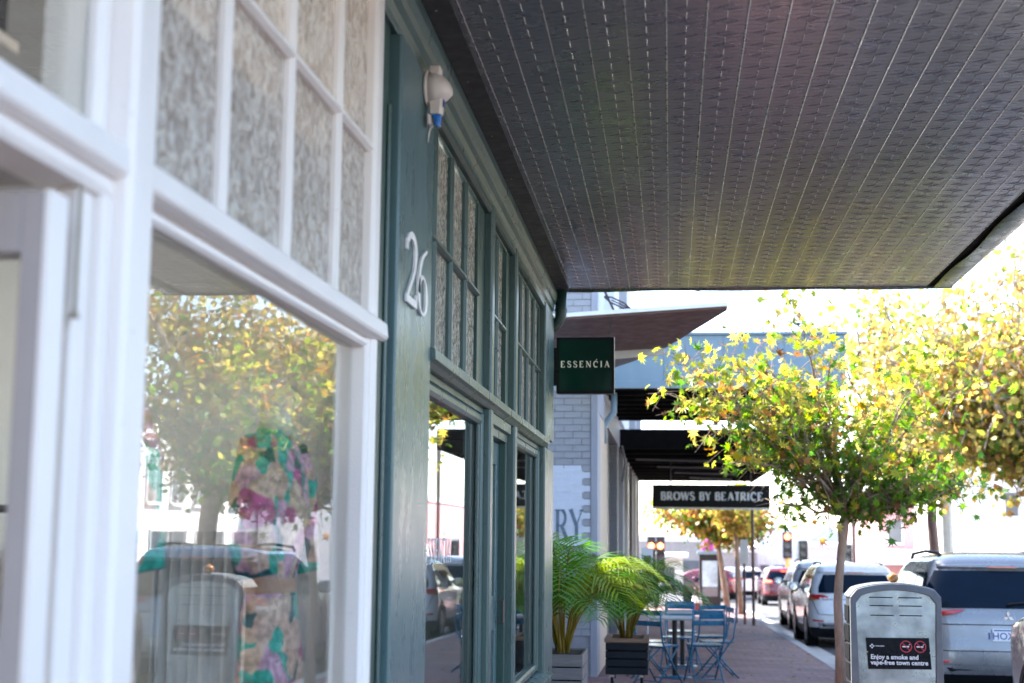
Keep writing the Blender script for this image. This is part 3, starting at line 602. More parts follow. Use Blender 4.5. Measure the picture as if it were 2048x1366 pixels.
# shop interior
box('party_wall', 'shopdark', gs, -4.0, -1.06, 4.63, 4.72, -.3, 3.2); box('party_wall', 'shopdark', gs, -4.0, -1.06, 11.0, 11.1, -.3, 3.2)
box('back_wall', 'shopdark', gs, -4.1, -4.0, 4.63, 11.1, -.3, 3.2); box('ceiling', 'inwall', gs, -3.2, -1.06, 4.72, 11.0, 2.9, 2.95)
for k in range(5): box('added_daylight_panel', 'daylight_fill', gs, -4.0, -3.201, 4.72 + k * 1.256 + .01, 4.72 + (k + 1) * 1.256 - .01, 2.91, 2.916)  # panels added out of view to lift the green shop's interior
box('floor', 'infloor', gs, -4.0, -1.06, 4.72, 11.0, -.35, -.22)
box('end_wall', 'greenflat', gs, -9.0, -.955, 11.1, 11.155, -.3, 3.5)
box('parapet', 'upper', gs, -1.3, -.94, 4.63, 11.16, 3.56, 4.8); box('roof', 'roof', gs, -9.0, -4.05, 4.63, 11.16, 3.0, 3.1)
# lettering on the pane
lettering('window_lettering', 'ESSENĆIA', 'upper', gs, (-.986, 5.72, 1.275), (0, 1, 0), (0, 0, 1), (1, 0, 0), .105, .12, .0015)
# display rail inside the first window
dr = thing('display_rod', 'short dark display rod inside the green shop window', 'rod', (-1.08, 6.9, 1.9))
MB().tube([(-1.16, 6.86, 1.86), (-1.005, 6.86, 1.86)], .006, 8).build('rod', 'steel', dr); MB().tube([(-1.155, 6.86, 1.845), (-1.155, 6.86, 1.885)], .010, 8).build('end_stop', 'steel', dr)
# hook on the door fanlight
hk = thing('wire_hook', 'bent black wire hook on the fanlight above the green door', 'hook', (-.96, 7.75, 2.42))
MB().tube([(-.985, 7.72, 2.42), (-.95, 7.72, 2.415), (-.945, 7.74, 2.405), (-.955, 7.76, 2.40)], .003, 6).build('wire', 'black', hk)

# house number
hn = thing('house_number', 'white serif street number 26 on the green pilaster', 'house number', (-.916, 5.0, 2.2))
for ch, y in (('2', 4.790), ('6', 5.015)):
    g, adv = glyph(ch); mb = MB()
    for k, (p, wd) in enumerate(g): ribbon(mb, p, wd, lambda a, b, dd, k=k, y=y: Vector((-.9165 + dd + .0004 * k, y + a * .405, 2.20 + b * .255)), .009)
    mb.build('digit', 'num', hn)
# wall sensor
ss = thing('wall_sensor', 'white plastic wall sensor with clear blue tip high on green pilaster', 'sensor', (-.918, 5.28, 3.05))
X0, YS, ZS = -.916, 5.16, 3.075
def disc_rings(ax, prof, c, n=24):
    R = []
    for d_, r_, dz in prof: R.append([(c[0] + d_, c[1] + r_ * math.cos(2 * math.pi * k / n), c[2] + dz + r_ * math.sin(2 * math.pi * k / n)) for k in range(n)])
    return R
MB().rings(disc_rings(0, [(0, .068, 0), (.008, .070, 0), (.012, .066, -.001)], (X0, YS, ZS))).build('mount_base', 'plastic', ss, True)
MB().rings(disc_rings(0, [(.0125, .064, 0), (.045, .060, -.002), (.066, .050, -.004), (.080, .040, -.006), (.092, .026, -.010), (.100, .013, -.014), (.102, .004, -.015)], (X0, YS, ZS))).build('ball_housing', 'plastic', ss, True)
MB().box(X0 + .014, X0 + .058, YS - .03, YS + .03, ZS + .05, ZS + .085).build('top_lug', 'plastic', ss, bevel=.008)
def wedge(z0, z1, a0, a1, wy):
    return MB().rings([[(X0 + a, YS - wy, z), (X0 + b - .008, YS - wy, z), (X0 + b, YS - wy * .4, z), (X0 + b, YS + wy * .4, z), (X0 + b - .008, YS + wy, z), (X0 + a, YS + wy, z)] for z, (a, b) in ((z0, a0), (z1, a1))])
bd = wedge(ZS - .105, ZS - .040, (.020, .064), (.016, .070), .030).build('sensor_body', 'plastic', ss, bevel=.004)
wedge(ZS - .150, ZS - .1055, (.040, .058), (.026, .063), .026).build('blue_tip', 'blue', ss, bevel=.006)
wedge(ZS - .145, ZS - .1055, (.012, .030), (.010, .0255), .031).build('back_shell', 'plastic', ss, bevel=.003)
MB().box(X0 + .0695, X0 + .072, YS - .018, YS + .010, ZS - .075, ZS - .048).build('blue_badge', 'plateblue', bd)
MB().tube([(X0 + .02, YS + .01, ZS - .14), (X0 + .010, YS + .02, ZS - .17), (X0 + .004, YS + .03, ZS - .20)], .0035, 6).build('cable', 'plastic', ss, True)

# hanging sign
sg = thing('hanging_sign', 'square dark green box sign reading ESSENCIA beyond green shopfront', 'sign', (-.68, 11.4, 2.5))
box('frame', 'signblack', sg, -.915, -.449, 11.40, 11.50, 2.530, 2.990, .004)
box('face', 'signgreen', sg, -.892, -.472, 11.394, 11.3995, 2.553, 2.967)
box('edge_trim', 'rim', sg, -.4485, -.4465, 11.40, 11.50, 2.530, 2.990)
box('bracket', 'signblack', sg, -1.02, -.9155, 11.42, 11.48, 2.60, 2.905)
wd = word_width('ESSENĆIA', .051, .30); lettering('lettering', 'ESSENĆIA', 'cream', sg, (-.682 - wd / 2 + .008, 11.393, 2.742), (1, 0, 0), (0, 0, 1), (0, -1, 0), .051, .30, .0015, T=.20, t=.09)
# downpipe at the end of the green shop
dp = thing('downpipe', 'dark green round downpipe dropping from the awning corner', 'downpipe', (-.87, 11.1, 3.0))
MB().tube([(-.862, 11.17, 3.335), (-.862, 11.17, 3.16), (-.868, 11.172, 3.12), (-.888, 11.18, 3.085), (-.99, 11.20, 2.99)], .047, 16).build('pipe', 'dgreen', dp, True)
MB().tube([(-.862, 11.17, 3.185), (-.862, 11.17, 3.165)], .051, 16).build('collar', 'dgreen', dp); MB().tube([(-.900, 11.183, 3.074), (-.918, 11.187, 3.057)], .051, 16).build('collar', 'dgreen', dp)

# ================================================================= GREY BRICK BUILDING
bb = thing('brick_building', 'grey painted brick building whose side wall carries a white painted sign', 'building', (-1.2, 18.3, -.4))
box('wall', 'mortar', bb, -7.0, -.94, 18.312, 18.55, -.6, 8.3)  # extra height out of view is there to shade the parked cars
bm = MB().box(-.111, .111, 0, .03, -.0378, .0378); me_g = bm.mesh('brick'); me_w = me_g.copy(); me_g.materials.append(M['brick']); me_w.materials.append(M['brickw'])
half = MB().box(-.0535, .0535, 0, .03, -.0378, .0378).mesh('brick'); half_w = half.copy(); half.materials.append(M['brick']); half_w.materials.append(M['brickw'])
rb = random.Random(3)
for c in range(56):
    z = .18 + c * .0862
    off = 0 if c % 2 else .116
    for k in range(4):
        x = -1.135 - k * .232 + off
        hb = False
        if c % 2 == 0 and k == 0: hb = True; x = -1.135 + .058
        if x < -1.80: continue
        inpanel = (1.26 < z < 2.26 and x < -1.09)
        me = (half_w if inpanel else half) if hb else (me_w if inpanel else me_g)
        o = bpy.data.objects.new('brick', me); COL.objects.link(o); o.parent = bb
        o.location = Vector((x, 18.30 + rb.uniform(-.003, .003), z)) - Vector(bb.location); o.rotation_euler = (rb.uniform(-.01, .01), rb.uniform(-.006, .006), rb.uniform(-.012, .012))
box('painted_panel', 'brickw', bb, -1.75, -1.11, 18.3045, 18.3115, 1.265, 2.25)
box('corner_trim', 'trim', bb, -1.018, -.93, 18.285, 18.56, -.6, 8.3, .006)
lettering('mural_lettering', 'RY', 'mural', bb, (-1.475, 18.293, 1.34), (1, 0, 0), (0, 0, 1), (0, -1, 0), .385, .06, .002, xs=.62, T=.17, t=.05)
box('parapet_cap', 'upper', bb, -7.0, -.90, 18.25, 18.60, 8.301, 8.4)
box('street_wall', 'upper', bb, -7.0, -.945, 18.551, 20.4, 3.4, 8.3)
# shop row continuing up the street
sr = thing('shop_row', 'row of receding shopfronts under the dark awning beyond brick building', 'building', (-.92, 30, -.6))
box('upper_wall', 'upper', sr, -8, -.95, 20.4, 42, 3.62, 8.3)  # raised above what is seen so its shade covers the cars
box('side_wall', 'upper', sr, -8, -.95, 42.001, 42.1, -1, 8.3)
segs = [(18.57, 18.95, 'trim', -.93), (18.95, 21.2, 'creamwall', -.935), (21.2, 22.0, 'black', -.95), (22.0, 25.2, 'winfar', -1.05), (25.2, 25.7, 'planterg', -.93), (25.7, 28.0, 'winfar', -1.05), (28.0, 28.5, 'trim', -.92), (28.5, 31.2, 'winfar', -1.05), (31.2, 31.8, 'flash', -.92), (31.8, 34.6, 'winfar', -1.05), (34.6, 35.2, 'planterg', -.92), (35.2, 38.4, 'winfar', -1.05), (38.4, 39.0, 'flash', -.92), (39.0, 41.3, 'winfar', -1.05), (41.3, 41.9, 'trim', -.92)]
for a, b, m, xf in segs: box({'winfar': 'shop_window', 'black': 'door'}.get(m, 'pilaster'), m, sr, -1.3, xf, a + .002, b - .002, -1.2, 3.0, .01)
for y in (20.4, 26.5, 33.0, 39.0): box('upper_pilaster', 'trim' if y > 25 else 'upper', sr, -1.0, -.80, y, y + .5, 3.63, 6.5, .01)
box('signband', 'trim', sr, -1.3, -.93, 18.57, 41.9, 3.002, 3.40)
MB().tube([(-.80, 20.3, 3.42), (-.80, 20.3, 3.15), (-.95, 20.35, 2.95), (-.95, 20.35, 2.7)], .045, 12).build('downpipe', 'blufascia', sr, True)
MB().tube([(-.86, 25.4, 2.98), (-.80, 25.5, 2.7), (-.86, 25.6, 2.35)], .02, 8).build('cable', 'planterg', sr, True)
# brown angled canopy
bc = thing('brown_canopy', 'pointed brown underside canopy above the hanging green sign', 'canopy', (-.3, 16.5, 3.7))
P = [(-1.5, 15.5, 3.735), (.626, 15.5, 3.868), (.62, 15.62, 3.862), (-.064, 18.1, 3.772), (-1.5, 18.2, 3.70)]
MB().prism(P, (0, 0, .02)).build('underside', 'canvas', bc)
MB().prism([(-1.5, 15.46, 3.757), (.63, 15.46, 3.890), (.60, 15.62, 3.888), (-1.5, 15.62, 3.757)], (0, 0, .045)).build('top_flashing', 'flash', bc)
MB().prism([(-1.4, 18.06, 3.70), (-.064, 18.06, 3.770), (-.064, 18.06, 3.690), (-1.4, 18.06, 3.575)], (0, .06, 0)).build('rear_fascia', 'flash', bc)
MB().prism([(-1.2, 18.13, 3.60), (-.20, 18.13, 3.70), (-.9, 19.4, 3.63), (-1.2, 19.4, 3.60)], (0, 0, .02)).build('rear_lining', 'planterg', bc)
MB().bar((-.63, 15.5, 3.785), (-.82, 18.0, 3.735), .012, .012).build('seam', 'black', bc)
# stays above the brown canopy
def stay(label, a, b, tb=None, r=.009):
    t = thing('awning_stay', label, 'stay rod', a); a = Vector(a); b = Vector(b)
    MB().tube([a, b], r, 8).build('rod', 'rust', t)
    if tb:
        p = a.lerp(b, tb); d = (b - a).normalized()
        for q in (-1, 1):
            n = Vector((-d.z, 0, d.x)) * .035 * q
            MB().tube([p - d * .20, p - d * .10 + n, p + d * .10 + n, p + d * .20], .012, 6).build('turnbuckle', 'rust', t, True)
    return t
stay('thin rusty stay rod with turnbuckle holding the blue grey awning', (2.20, 20.05, 4.215), (-.80, 20.05, 5.26), .09)
stay('short stay rod with cleat bracing the white wall above brown canopy', (-.80, 19.4, 4.62), (.2, 19.4, 4.13), .08)
wbk = tag(MB().bar((-.90, 19.3, 4.75), (-.62, 19.3, 4.15), .05, .03).build('wall_brace', 'rust'), 'dark sloping steel brace on white wall above brown canopy', 'brace')
# blue grey awning and the lower dark one behind it
ba = thing('blue_awning', 'deep blue grey boxed awning end beyond the green sign', 'awning', (.8, 22, 3.46))
for k in range(4):
    a = -.93 + k * .838; box('fascia_panel', 'blufascia', ba, a + .0015, a + .8365, 20.0, 20.06, 3.47, 4.205, .003)
box('fascia_backing', 'awdark', ba, -.93, 2.359, 20.0605, 20.10, 3.56, 4.20)
box('top_flashing', 'blufascia', ba, -.94, 2.45, 19.96, 20.10, 4.206, 4.245, .006)
box('fascia_skirt', 'blufascia', ba, -.93, 2.425, 19.985, 20.05, 3.455, 3.56, .004)
box('street_fascia', 'blufascia', ba, 2.36, 2.42, 20.061, 25.85, 3.47, 4.2)
box('underside', 'awdark', ba, -.93, 2.359, 20.061, 25.85, 3.48, 3.55); box('rear_fascia', 'awdark', ba, -.93, 2.42, 25.851, 25.9, 3.47, 3.60)
for k in range(7): box('joist', 'awdark', ba, -.92, 2.35, 20.6 + k * .75, 20.67 + k * .75, 3.42, 3.479)
la = thing('low_awning', 'low black awning further up the street over the signboard', 'awning', (.7, 34, 3.0))
box('front_fascia', 'awdark', la, -.93, 2.3, 26.3, 26.36, 2.98, 3.345); box('underside', 'awdark', la, -.93, 2.3, 26.361, 42, 3.02, 3.08); box('street_fascia', 'awdark', la, 2.301, 2.36, 26.3, 42, 2.96, 3.345)
for k in range(9): box('joist', 'awdark', la, -.92, 2.29, 27 + k * 1.7, 27.1 + k * 1.7, 2.94, 3.019)
for k in range(4): MB().tube([(-.7 + .4 * k, 29 + k * 3, 2.93), (1.6, 29.2 + k * 3, 2.90)], .02, 6).build('conduit', 'planterg', la)
# signboard
bs = thing('signboard', 'long black signboard reading BROWS BY BEATRICE under the low awning', 'sign', (.83, 30, 1.95))
box('panel', 'signblack', bs, -.380, 2.040, 30.0, 30.08, 1.995, 2.462, .006); box('bottom_edge', 'flash', bs, -.375, 2.035, 29.995, 30.085, 1.955, 1.992)
for x in (.0, 1.65): MB().tube([(x, 30.04, 2.462), (x, 30.04, 2.94)], .012, 8).build('hanger', 'black', bs)
x = -.205
for wrd in ('BROWS', 'BY', 'BEATRICE'):
    o, wdt = lettering('lettering', wrd, 'plate', bs, (x, 29.993, 2.145), (1, 0, 0), (0, 0, 1), (0, -1, 0), .165, .09, .003, T=.28, t=.12, serif=False, xs=.98); x += wdt + .075
# unseen block added beyond the dining yard to keep sun off the palms
yb = thing('yard_sun_block', 'plain unseen block added behind the dining yard to cast shade', 'building', (-6, 15, -.4))
box('wall', 'trim', yb, -8.9, -5.0, 11.4, 18.2, -.6, 6.6); box('roof', 'roof', yb, -9.0, -4.9, 11.3, 18.24, 6.601, 6.72)

# ================================================================= STREET TREES
LEAF = np.array([(0, .10, .0), (.0, 1.0, -.12), (.12, .46, .03), (.46, .80, -.10), (.26, .34, .04), (.86, .26, -.14), (.27, .06, .02), (.46, -.26, -.08), (.07, -.10, .02), (0, -.34, -.03),
                 (-.07, -.10, .02), (-.46, -.26, -.08), (-.27, .06, .02), (-.86, .26, -.14), (-.26, .34, .04), (-.46, .80, -.10), (-.12, .46, .03)], float)
LEAF_F = [(0, i, i + 1) for i in range(1, 16)] + [(0, 16, 1)]
LEAFS = np.array([(0, .3, .06), (0, 1, -.1), (.62, .45, -.06), (.35, -.15, 0), (-.35, -.15, 0), (-.62, .45, -.06)], float)
LEAFS_F = [(0, 1, 2), (0, 2, 3), (0, 3, 4), (0, 4, 5), (0, 5, 1)]
def leaf_cloud(name, m, parent, pos, size, cols, shape=LEAF, faces=LEAF_F, hang=0.5, rg=rng, kind='stuff'):
    n = len(pos); nv = len(shape); pos = np.asarray(pos)
    # leaf frame: blade axis leans down and outward, random roll
    ax = rg.normal(size=(n, 3)); ax[:, 2] -= hang * 1.6; ax /= np.linalg.norm(ax, axis=1)[:, None]
    nr = rg.normal(size=(n, 3)); nr[:, 2] += 0.6; nr -= (nr * ax).sum(1)[:, None] * ax; nr /= np.linalg.norm(nr, axis=1)[:, None]
    bx = np.cross(ax, nr); s = size * rg.uniform(.6, 1.25, n)
    curl = rg.uniform(.2, 2.6, n); wid = rg.uniform(.6, 1.0, n)
    V = (shape[None, :, 0, None] * wid[:, None, None] * bx[:, None] + shape[None, :, 1, None] * ax[:, None] + (shape[None, :, 2] * curl[:, None])[..., None] * nr[:, None]) * s[:, None, None] * .5 + pos[:, None]
    V = V.reshape(-1, 3); F = (np.array(faces)[None] + (np.arange(n) * nv)[:, None, None]).reshape(-1, 3)
    me = bpy.data.meshes.new(name); me.vertices.add(len(V)); me.vertices.foreach_set('co', V.ravel())
    me.loops.add(F.size); me.loops.foreach_set('vertex_index', F.ravel().astype(np.int32)); me.polygons.add(len(F))
    me.polygons.foreach_set('loop_start', np.arange(0, F.size, 3, dtype=np.int32)); me.update(calc_edges=True)
    c = np.repeat(np.concatenate([np.asarray(cols), np.ones((n, 1))], 1), nv, 0)
    a = me.attributes.new('leafcol', 'FLOAT_COLOR', 'POINT'); a.data.foreach_set('color', c.astype(np.float32).ravel())
    me.materials.append(M[m]); o = bpy.data.objects.new(name, me); COL.objects.link(o); attach(o, parent); o['kind'] = kind; return o
def grow(trunk, r0, crown, nl, nsub, rg, lift=.3):
    """trunk polyline, limbs to points in the crown ellipsoids, twigs off the limbs; returns (limb list, twig points)"""
    top = Vector(trunk[-1]); limbs = []; tips = []
    for i in range(nl):
        c, r = crown[i % len(crown)]
        d = Vector(rg.normal(size=3)); d.normalize(); d *= rg.uniform(.45, .95)
        e = Vector(c) + Vector((d.x * r[0], d.y * r[1], d.z * r[2])); t0 = rg.uniform(.0, .12); s = top.lerp(Vector(trunk[-2]), t0)
        mid = s.lerp(e, .45) + Vector((0, 0, lift * (e - s).length * .35)) + Vector(rg.normal(size=3)) * .07 * (e - s).length
        pts = []
        for k in range(9):
            u = k / 8; pts.append(s * (1 - u) ** 2 + mid * 2 * u * (1 - u) + e * u * u + Vector(rg.normal(size=3)) * .012 * (e - s).length * (u > 0))
        limbs.append((pts, [r0 * .55 * (1 - .85 * k / 8) for k in range(9)]))
        for k in range(2, 9):
            for _ in range(nsub):
                p = pts[k]; dd = Vector(rg.normal(size=3)); dd.z += .1; dd.normalize(); l = rg.uniform(.10, .34) * (e - s).length * (.7 if k == 8 else 1)
                q = p + dd * l; q2 = p + dd * l * .55 + Vector((0, 0, .05 * l)) + Vector(rg.normal(size=3)) * .05 * l
                limbs.append(([p, q2, q], [r0 * .16 * (1 - .06 * k), r0 * .10, r0 * .04])); tips += [(p.lerp(q, f), f) for f in (.45, .7, .9, 1.0)]
    return limbs, tips
def street_tree(name, label, base, trunk, radii, crown, nl, nsub, per, size, colfn, bark, seed, shape=LEAF, faces=LEAF_F, spread=.10, hang=.6, singles=0, group=None, keep=None):
    rg = np.random.default_rng(seed); t = thing(name, label, 'tree', base, group)
    mb = MB(); mb.tube(trunk, radii, 12); mb.build('trunk', bark, t, True)
    limbs, tips = grow(trunk, radii[-1], crown, nl, nsub, rg)
    lb = MB()
    for p, r in limbs: lb.tube(p, r, 5, False)
    o = lb.build('branches', bark, t, True, fix=False)
    P = []
    for p, f in tips:
        for _ in range(per):
            P.append(np.array(p) + rg.normal(size=3) * spread * np.array((1, 1, .8)))
    P = np.array(P)
    if keep is not None: P = np.array([p for p in P if keep(p)])
    cols = np.array([colfn(p, rg) for p in P])
    if singles:
        d = P - np.array((0, 0, 1.4)); order = np.argsort(P[:, 1] + rg.uniform(0, .5, len(P)))[:singles]; rest = np.setdiff1d(np.arange(len(P)), order)
        me = bpy.data.meshes.new('leaf'); me.from_pydata([tuple(v) for v in LEAF * .5], [], LEAF_F); me.materials.append(M['leafobj'])
        for k in order:
            lo = bpy.data.objects.new('leaf', me); COL.objects.link(lo); lo.parent = t; lo.location = Vector(P[k]) - Vector(base)
            s = size * rg.uniform(.7, 1.2); lo.scale = (s * rg.uniform(.7, 1), s, s * rg.uniform(.5, 2.5)); lo.rotation_euler = (rg.uniform(1.7, 4.6), rg.uniform(-.9, .9), rg.uniform(0, 6.3))
        P = P[rest]; cols = cols[rest]
    leaf_cloud('foliage', 'leaf', t, P, size, cols, shape, faces, hang, rg); return t
G1, G2, YG, YL, OR, BR = [np.array(c) for c in ((.085, .20, .035), (.17, .30, .04), (.40, .43, .08), (.70, .57, .16), (.56, .31, .11), (.26, .13, .06))]
def col_near(p, rg):
    h = np.clip((p[2] - 1.4) / 1.9 + rg.normal() * .28, 0, 1); u = rg.random()
    if u < .13: return (OR if rg.random() < .6 else BR) * rg.uniform(.7, 1.2)
    if h < .45: return (G1 if u < .55 else G2) * rg.uniform(.7, 1.35)
    if h < .76: return (G2 if u < .5 else YG) * rg.uniform(.75, 1.3)
    return (YG if u < .74 else YL) * rg.uniform(.65, 1.15)
def col_gold(p, rg):
    u = rg.random(); return ((YL if u < .5 else YG if u < .70 else OR if u < .88 else G2) * .72 + .02) * rg.uniform(.75, 1.25)
def col_dark(p, rg):
    u = rg.random(); return (BR if u < .3 else G1 if u < .55 else OR if u < .72 else YG * .8) * rg.uniform(.7, 1.2)
TB = (1.605, 14.2, gz(14.2))
street_tree('plane_tree', 'young plane tree with thin trunk and yellow green leaves beside the bin', TB,
            [(1.605, 14.2, gz(14.2) - .05), (1.610, 14.2, .35), (1.597, 14.2, .78), (1.622, 14.2, 1.1), (1.655, 14.2, 1.36), (1.662, 14.2, 1.48), (1.682, 14.2, 1.62)], [.058, .047, .043, .040, .042, .052, .036],
            [((1.15, 14.1, 2.50), (1.40, 1.0, .85)), ((1.9, 14.3, 2.75), (1.35, 1.1, 1.0)), ((.55, 14.0, 2.75), (.85, .8, .55)), ((2.55, 14.2, 2.05), (.85, .8, .65)), ((1.2, 14.2, 3.15), (1.6, .9, .8)), ((.35, 14.0, 2.72), (.70, .6, .32)), ((2.1, 13.9, 1.75), (.6, .5, .45))],
            40, 4, 1, .172, col_near, 'bark', 11, singles=290, spread=.07, keep=lambda p: p[2] > 2.02 + .05 * math.sin(p[0] * 9) and p[0] > -.42 or (p[0] > 1.02 and (p[2] > 2.15 or math.sin(p[0] * 91 + p[1] * 57 + p[2] * 73) > .05)))
street_tree('golden_tree', 'large golden plane tree across the road at right edge', (8.0, 30, gz(30, True)),
            [(8.0, 30, gz(30) - .2), (8.0, 30, .8), (7.9, 30, 1.8), (7.8, 30, 2.6)], [.26, .22, .20, .19],
            [((6.4, 29.5, 5.9), (2.2, 2.2, 2.2)), ((8.4, 30, 6.9), (2.9, 2.4, 2.8)), ((5.0, 30.3, 4.6), (1.2, 1.5, 1.4)), ((7.2, 30, 3.9), (2.4, 2, 1.1)), ((9.8, 31, 5.0), (2.6, 2.4, 2.2))],
            38, 4, 3, .25, col_gold, 'barkpale', 12, LEAFS, LEAFS_F, spread=.32, group='trees across the road')
street_tree('golden_tree', 'golden plane tree on a dark trunk behind the silver four wheel drive', (6.75, 38, gz(38, True)),
            [(6.75, 38, gz(38) - .2), (6.75, 38, .9), (6.70, 38, 1.9), (6.72, 38, 2.6)], [.15, .14, .13, .12],
            [((5.8, 38, 6.2), (2.0, 2.0, 1.7)), ((7.6, 38, 5.0), (2.0, 1.8, 1.8)), ((6.3, 37.7, 3.7), (1.7, 1.4, 1.0))],
            24, 4, 3, .26, col_gold, 'steel', 13, LEAFS, LEAFS_F, spread=.30, group='trees across the road')
street_tree('golden_tree', 'golden plane tree across the road nearest the camera', (9.9, 24, gz(24, True)),
            [(9.9, 24, gz(24) - .2), (9.9, 24, .8), (9.85, 24, 1.8), (9.8, 24, 2.4)], [.24, .21, .19, .18],
            [((9.2, 23.5, 5.2), (2.2, 2.4, 2.0)), ((11, 24.5, 5.0), (2.0, 2.4, 2.1)), ((9.6, 24, 3.3), (2.2, 2, .9))],
            20, 4, 2, .26, col_gold, 'barkpale', 14, LEAFS, LEAFS_F, spread=.32, group='trees across the road')
street_tree('shaded_tree', 'brownish shaded tree behind the black signboard', (1.75, 45, gz(45)),
            [(1.75, 45, gz(45) - .1), (1.62, 45, .0), (1.50, 45, .8), (1.40, 45, 1.5)], [.10, .09, .08, .08],
            [((.4, 45, 1.9), (1.2, 1.2, .75)), ((1.6, 45, 2.1), (1.5, 1.4, .85)), ((2.3, 44.5, 1.7), (.7, .8, .5))],
            18, 4, 4, .22, col_dark, 'bark', 15, LEAFS, LEAFS_F, spread=.2)
street_tree('slender_tree', 'slender street tree beside the advertising kiosk', (2.0, 43, gz(43)),
            [(2.05, 43, gz(43) - .1), (1.98, 43, .2), (1.92, 43, 1.1), (1.9, 43, 1.7)], [.085, .075, .07, .06],
            [((2.0, 43, 2.4), (.9, .9, .7))], 8, 3, 3, .22, col_gold, 'bark', 16, LEAFS, LEAFS_F, spread=.2)

# ================================================================= PALMS, PLANTERS, CAFE FURNITURE
def palm(label, base, n, hgt, spread, seed, lean=(0, 0)):
    rg = np.random.default_rng(seed); t = thing('potted_palm', label, 'palm', base, 'palms in planters'); bx, by, bz = base
    for s in range(5):
        a = rg.uniform(0, 6.3); MB().tube([(bx + .05 * math.cos(a), by + .05 * math.sin(a), bz), (bx + .09 * math.cos(a), by + .09 * math.sin(a), bz + hgt * rg.uniform(.25, .4))], [.018, .012], 8).build('stem', 'rachis', t, True)
    for k in range(n):
        a = 2 * math.pi * (k * .382 + rg.uniform(-.04, .04)); out = spread * rg.uniform(.65, 1.15); hh = hgt * rg.uniform(.72, 1.12) * (1.0 if k < n * .7 else .62)
        p0 = Vector((bx + .05 * math.cos(a), by + .05 * math.sin(a), bz + .04)); d = Vector((math.cos(a) + lean[0], math.sin(a) + lean[1], 0))
        p1 = p0 + d * out * .28 + Vector((0, 0, hh * .95)); p2 = p0 + d * out * 1.05 + Vector((0, 0, hh * rg.uniform(.35, .85)))
        N = 26; C = [p0 * (1 - u) ** 2 + p1 * 2 * u * (1 - u) + p2 * u * u for u in [i / N for i in range(N + 1)]]
        mb = MB(); mb.tube(C[::3] + [C[-1]], [.009 * (1 - .8 * i / 12) for i in range(13)][:len(C[::3]) + 1], 5)
        nr = len(mb.v); cols = [(.20 + .1 * rg.random(), .19, .02)] * nr
        base_c = np.array((.06, .17, .014)) * rg.uniform(.7, 1.4) + (np.array((.10, .04, 0)) if rg.random() < .25 else 0)
        for i in range(int(N * .30), N + 1):
            u = i / N; tg = (C[min(N, i + 1)] - C[i - 1]).normalized(); sd = tg.cross(Vector((0, 0, 1))); sd = sd.normalized() if sd.length > .01 else Vector((1, 0, 0)); up = sd.cross(tg)
            L = .34 * spread / .6 * (math.sin(math.pi * min(1, (u - .26) / .78)) ** .6 + .12)
            for q in (-1, 1):
                dr = (sd * q * 1.0 + tg * .75 + up * .25).normalized(); e = C[i] + dr * L + Vector((0, 0, -.34 * L * rg.uniform(.5, 1.4))); mdp = C[i] + dr * L * .5 + Vector((0, 0, -.03 * L)); wv = tg.cross(dr).cross(dr).normalized() * .0100
                mb.add([C[i] - wv * .5, C[i] + wv * .5, mdp - wv, mdp + wv, e], [(0, 1, 3, 2), (2, 3, 4)]); c = base_c * rg.uniform(.8, 1.25); cols += [tuple(c)] * 5
        me = mb.mesh('frond', True, fix=False); at = me.attributes.new('leafcol', 'FLOAT_COLOR', 'POINT'); at.data.foreach_set('color', np.array([(*c, 1) for c in cols], np.float32).ravel())
        me.materials.append(M['palm']); o = bpy.data.objects.new('frond', me); COL.objects.link(o); attach(o, t)
def planter(name, label, x0, x1, y0, y1, z0, z1, m, ns, rim, castors):
    t = thing(name, label, 'planter', ((x0 + x1) / 2, (y0 + y1) / 2, z0), 'planters by the dining yard'); hgt = (z1 - z0) / ns
    for k in range(ns):
        a, b = z0 + k * hgt + .006, z0 + (k + 1) * hgt - .006
        box('slat', m, t, x0, x1, y0, y0 + .02, a, b, .002); box('slat', m, t, x0, x1, y1 - .02, y1, a, b, .002); box('slat', m, t, x0, x0 + .02, y0 + .021, y1 - .021, a, b, .002); box('slat', m, t, x1 - .02, x1, y0 + .021, y1 - .021, a, b, .002)
    box('liner', 'gap', t, x0 + .024, x1 - .024, y0 + .024, y1 - .024, z0 + .01, z1 - .05); box('soil', 'soil', t, x0 + .025, x1 - .025, y0 + .025, y1 - .025, z1 - .049, z1 - .02)
    if rim:
        for r in ((x0 - .012, x1 + .012, y0 - .012, y0 + .05), (x0 - .012, x1 + .012, y1 - .05, y1 + .012), (x0 - .012, x0 + .05, y0 + .051, y1 - .051), (x1 - .05, x1 + .012, y0 + .051, y1 - .051)): box('rim_board', rim, t, r[0], r[1], r[2], r[3], z1 + .001, z1 + .045, .003)
    if castors:
        for x in (x0 + .07, x1 - .07):
            for y in (y0 + .06, y1 - .06):
                c = MB().tube([(x - .015, y, z0 - castors + .04), (x + .015, y, z0 - castors + .04)], .04, 16).build('castor', 'tyre', t); MB().tube([(x - .017, y, z0 - castors + .04), (x + .017, y, z0 - castors + .04)], .022, 12).build('hub', 'chrome', c)
                box('castor_fork', 'chrome', c, x - .022, x + .022, y - .02, y + .02, z0 - castors + .06, z0 - .001)
    return t
planter('planter_box', 'grey slatted planter box beside the green shop corner', -1.55, -.79, 12.95, 13.75, gz(13.3) + .03, .345, 'planterg', 5, None, 0)
palm('bright green potted palm against the white painted sign', (-1.00, 13.35, .30), 29, 1.14, .74, 21)
planter('planter_box', 'navy slatted planter on castors with brown timber rim', -.715, -.255, 15.8, 16.5, gz(16) + .22, .245, 'planterd', 4, 'timber', .10)
palm('bright green potted palm in the navy planter by the cafe tables', (-.50, 16.1, .22), 27, 1.08, .72, 22, (.08, 0))
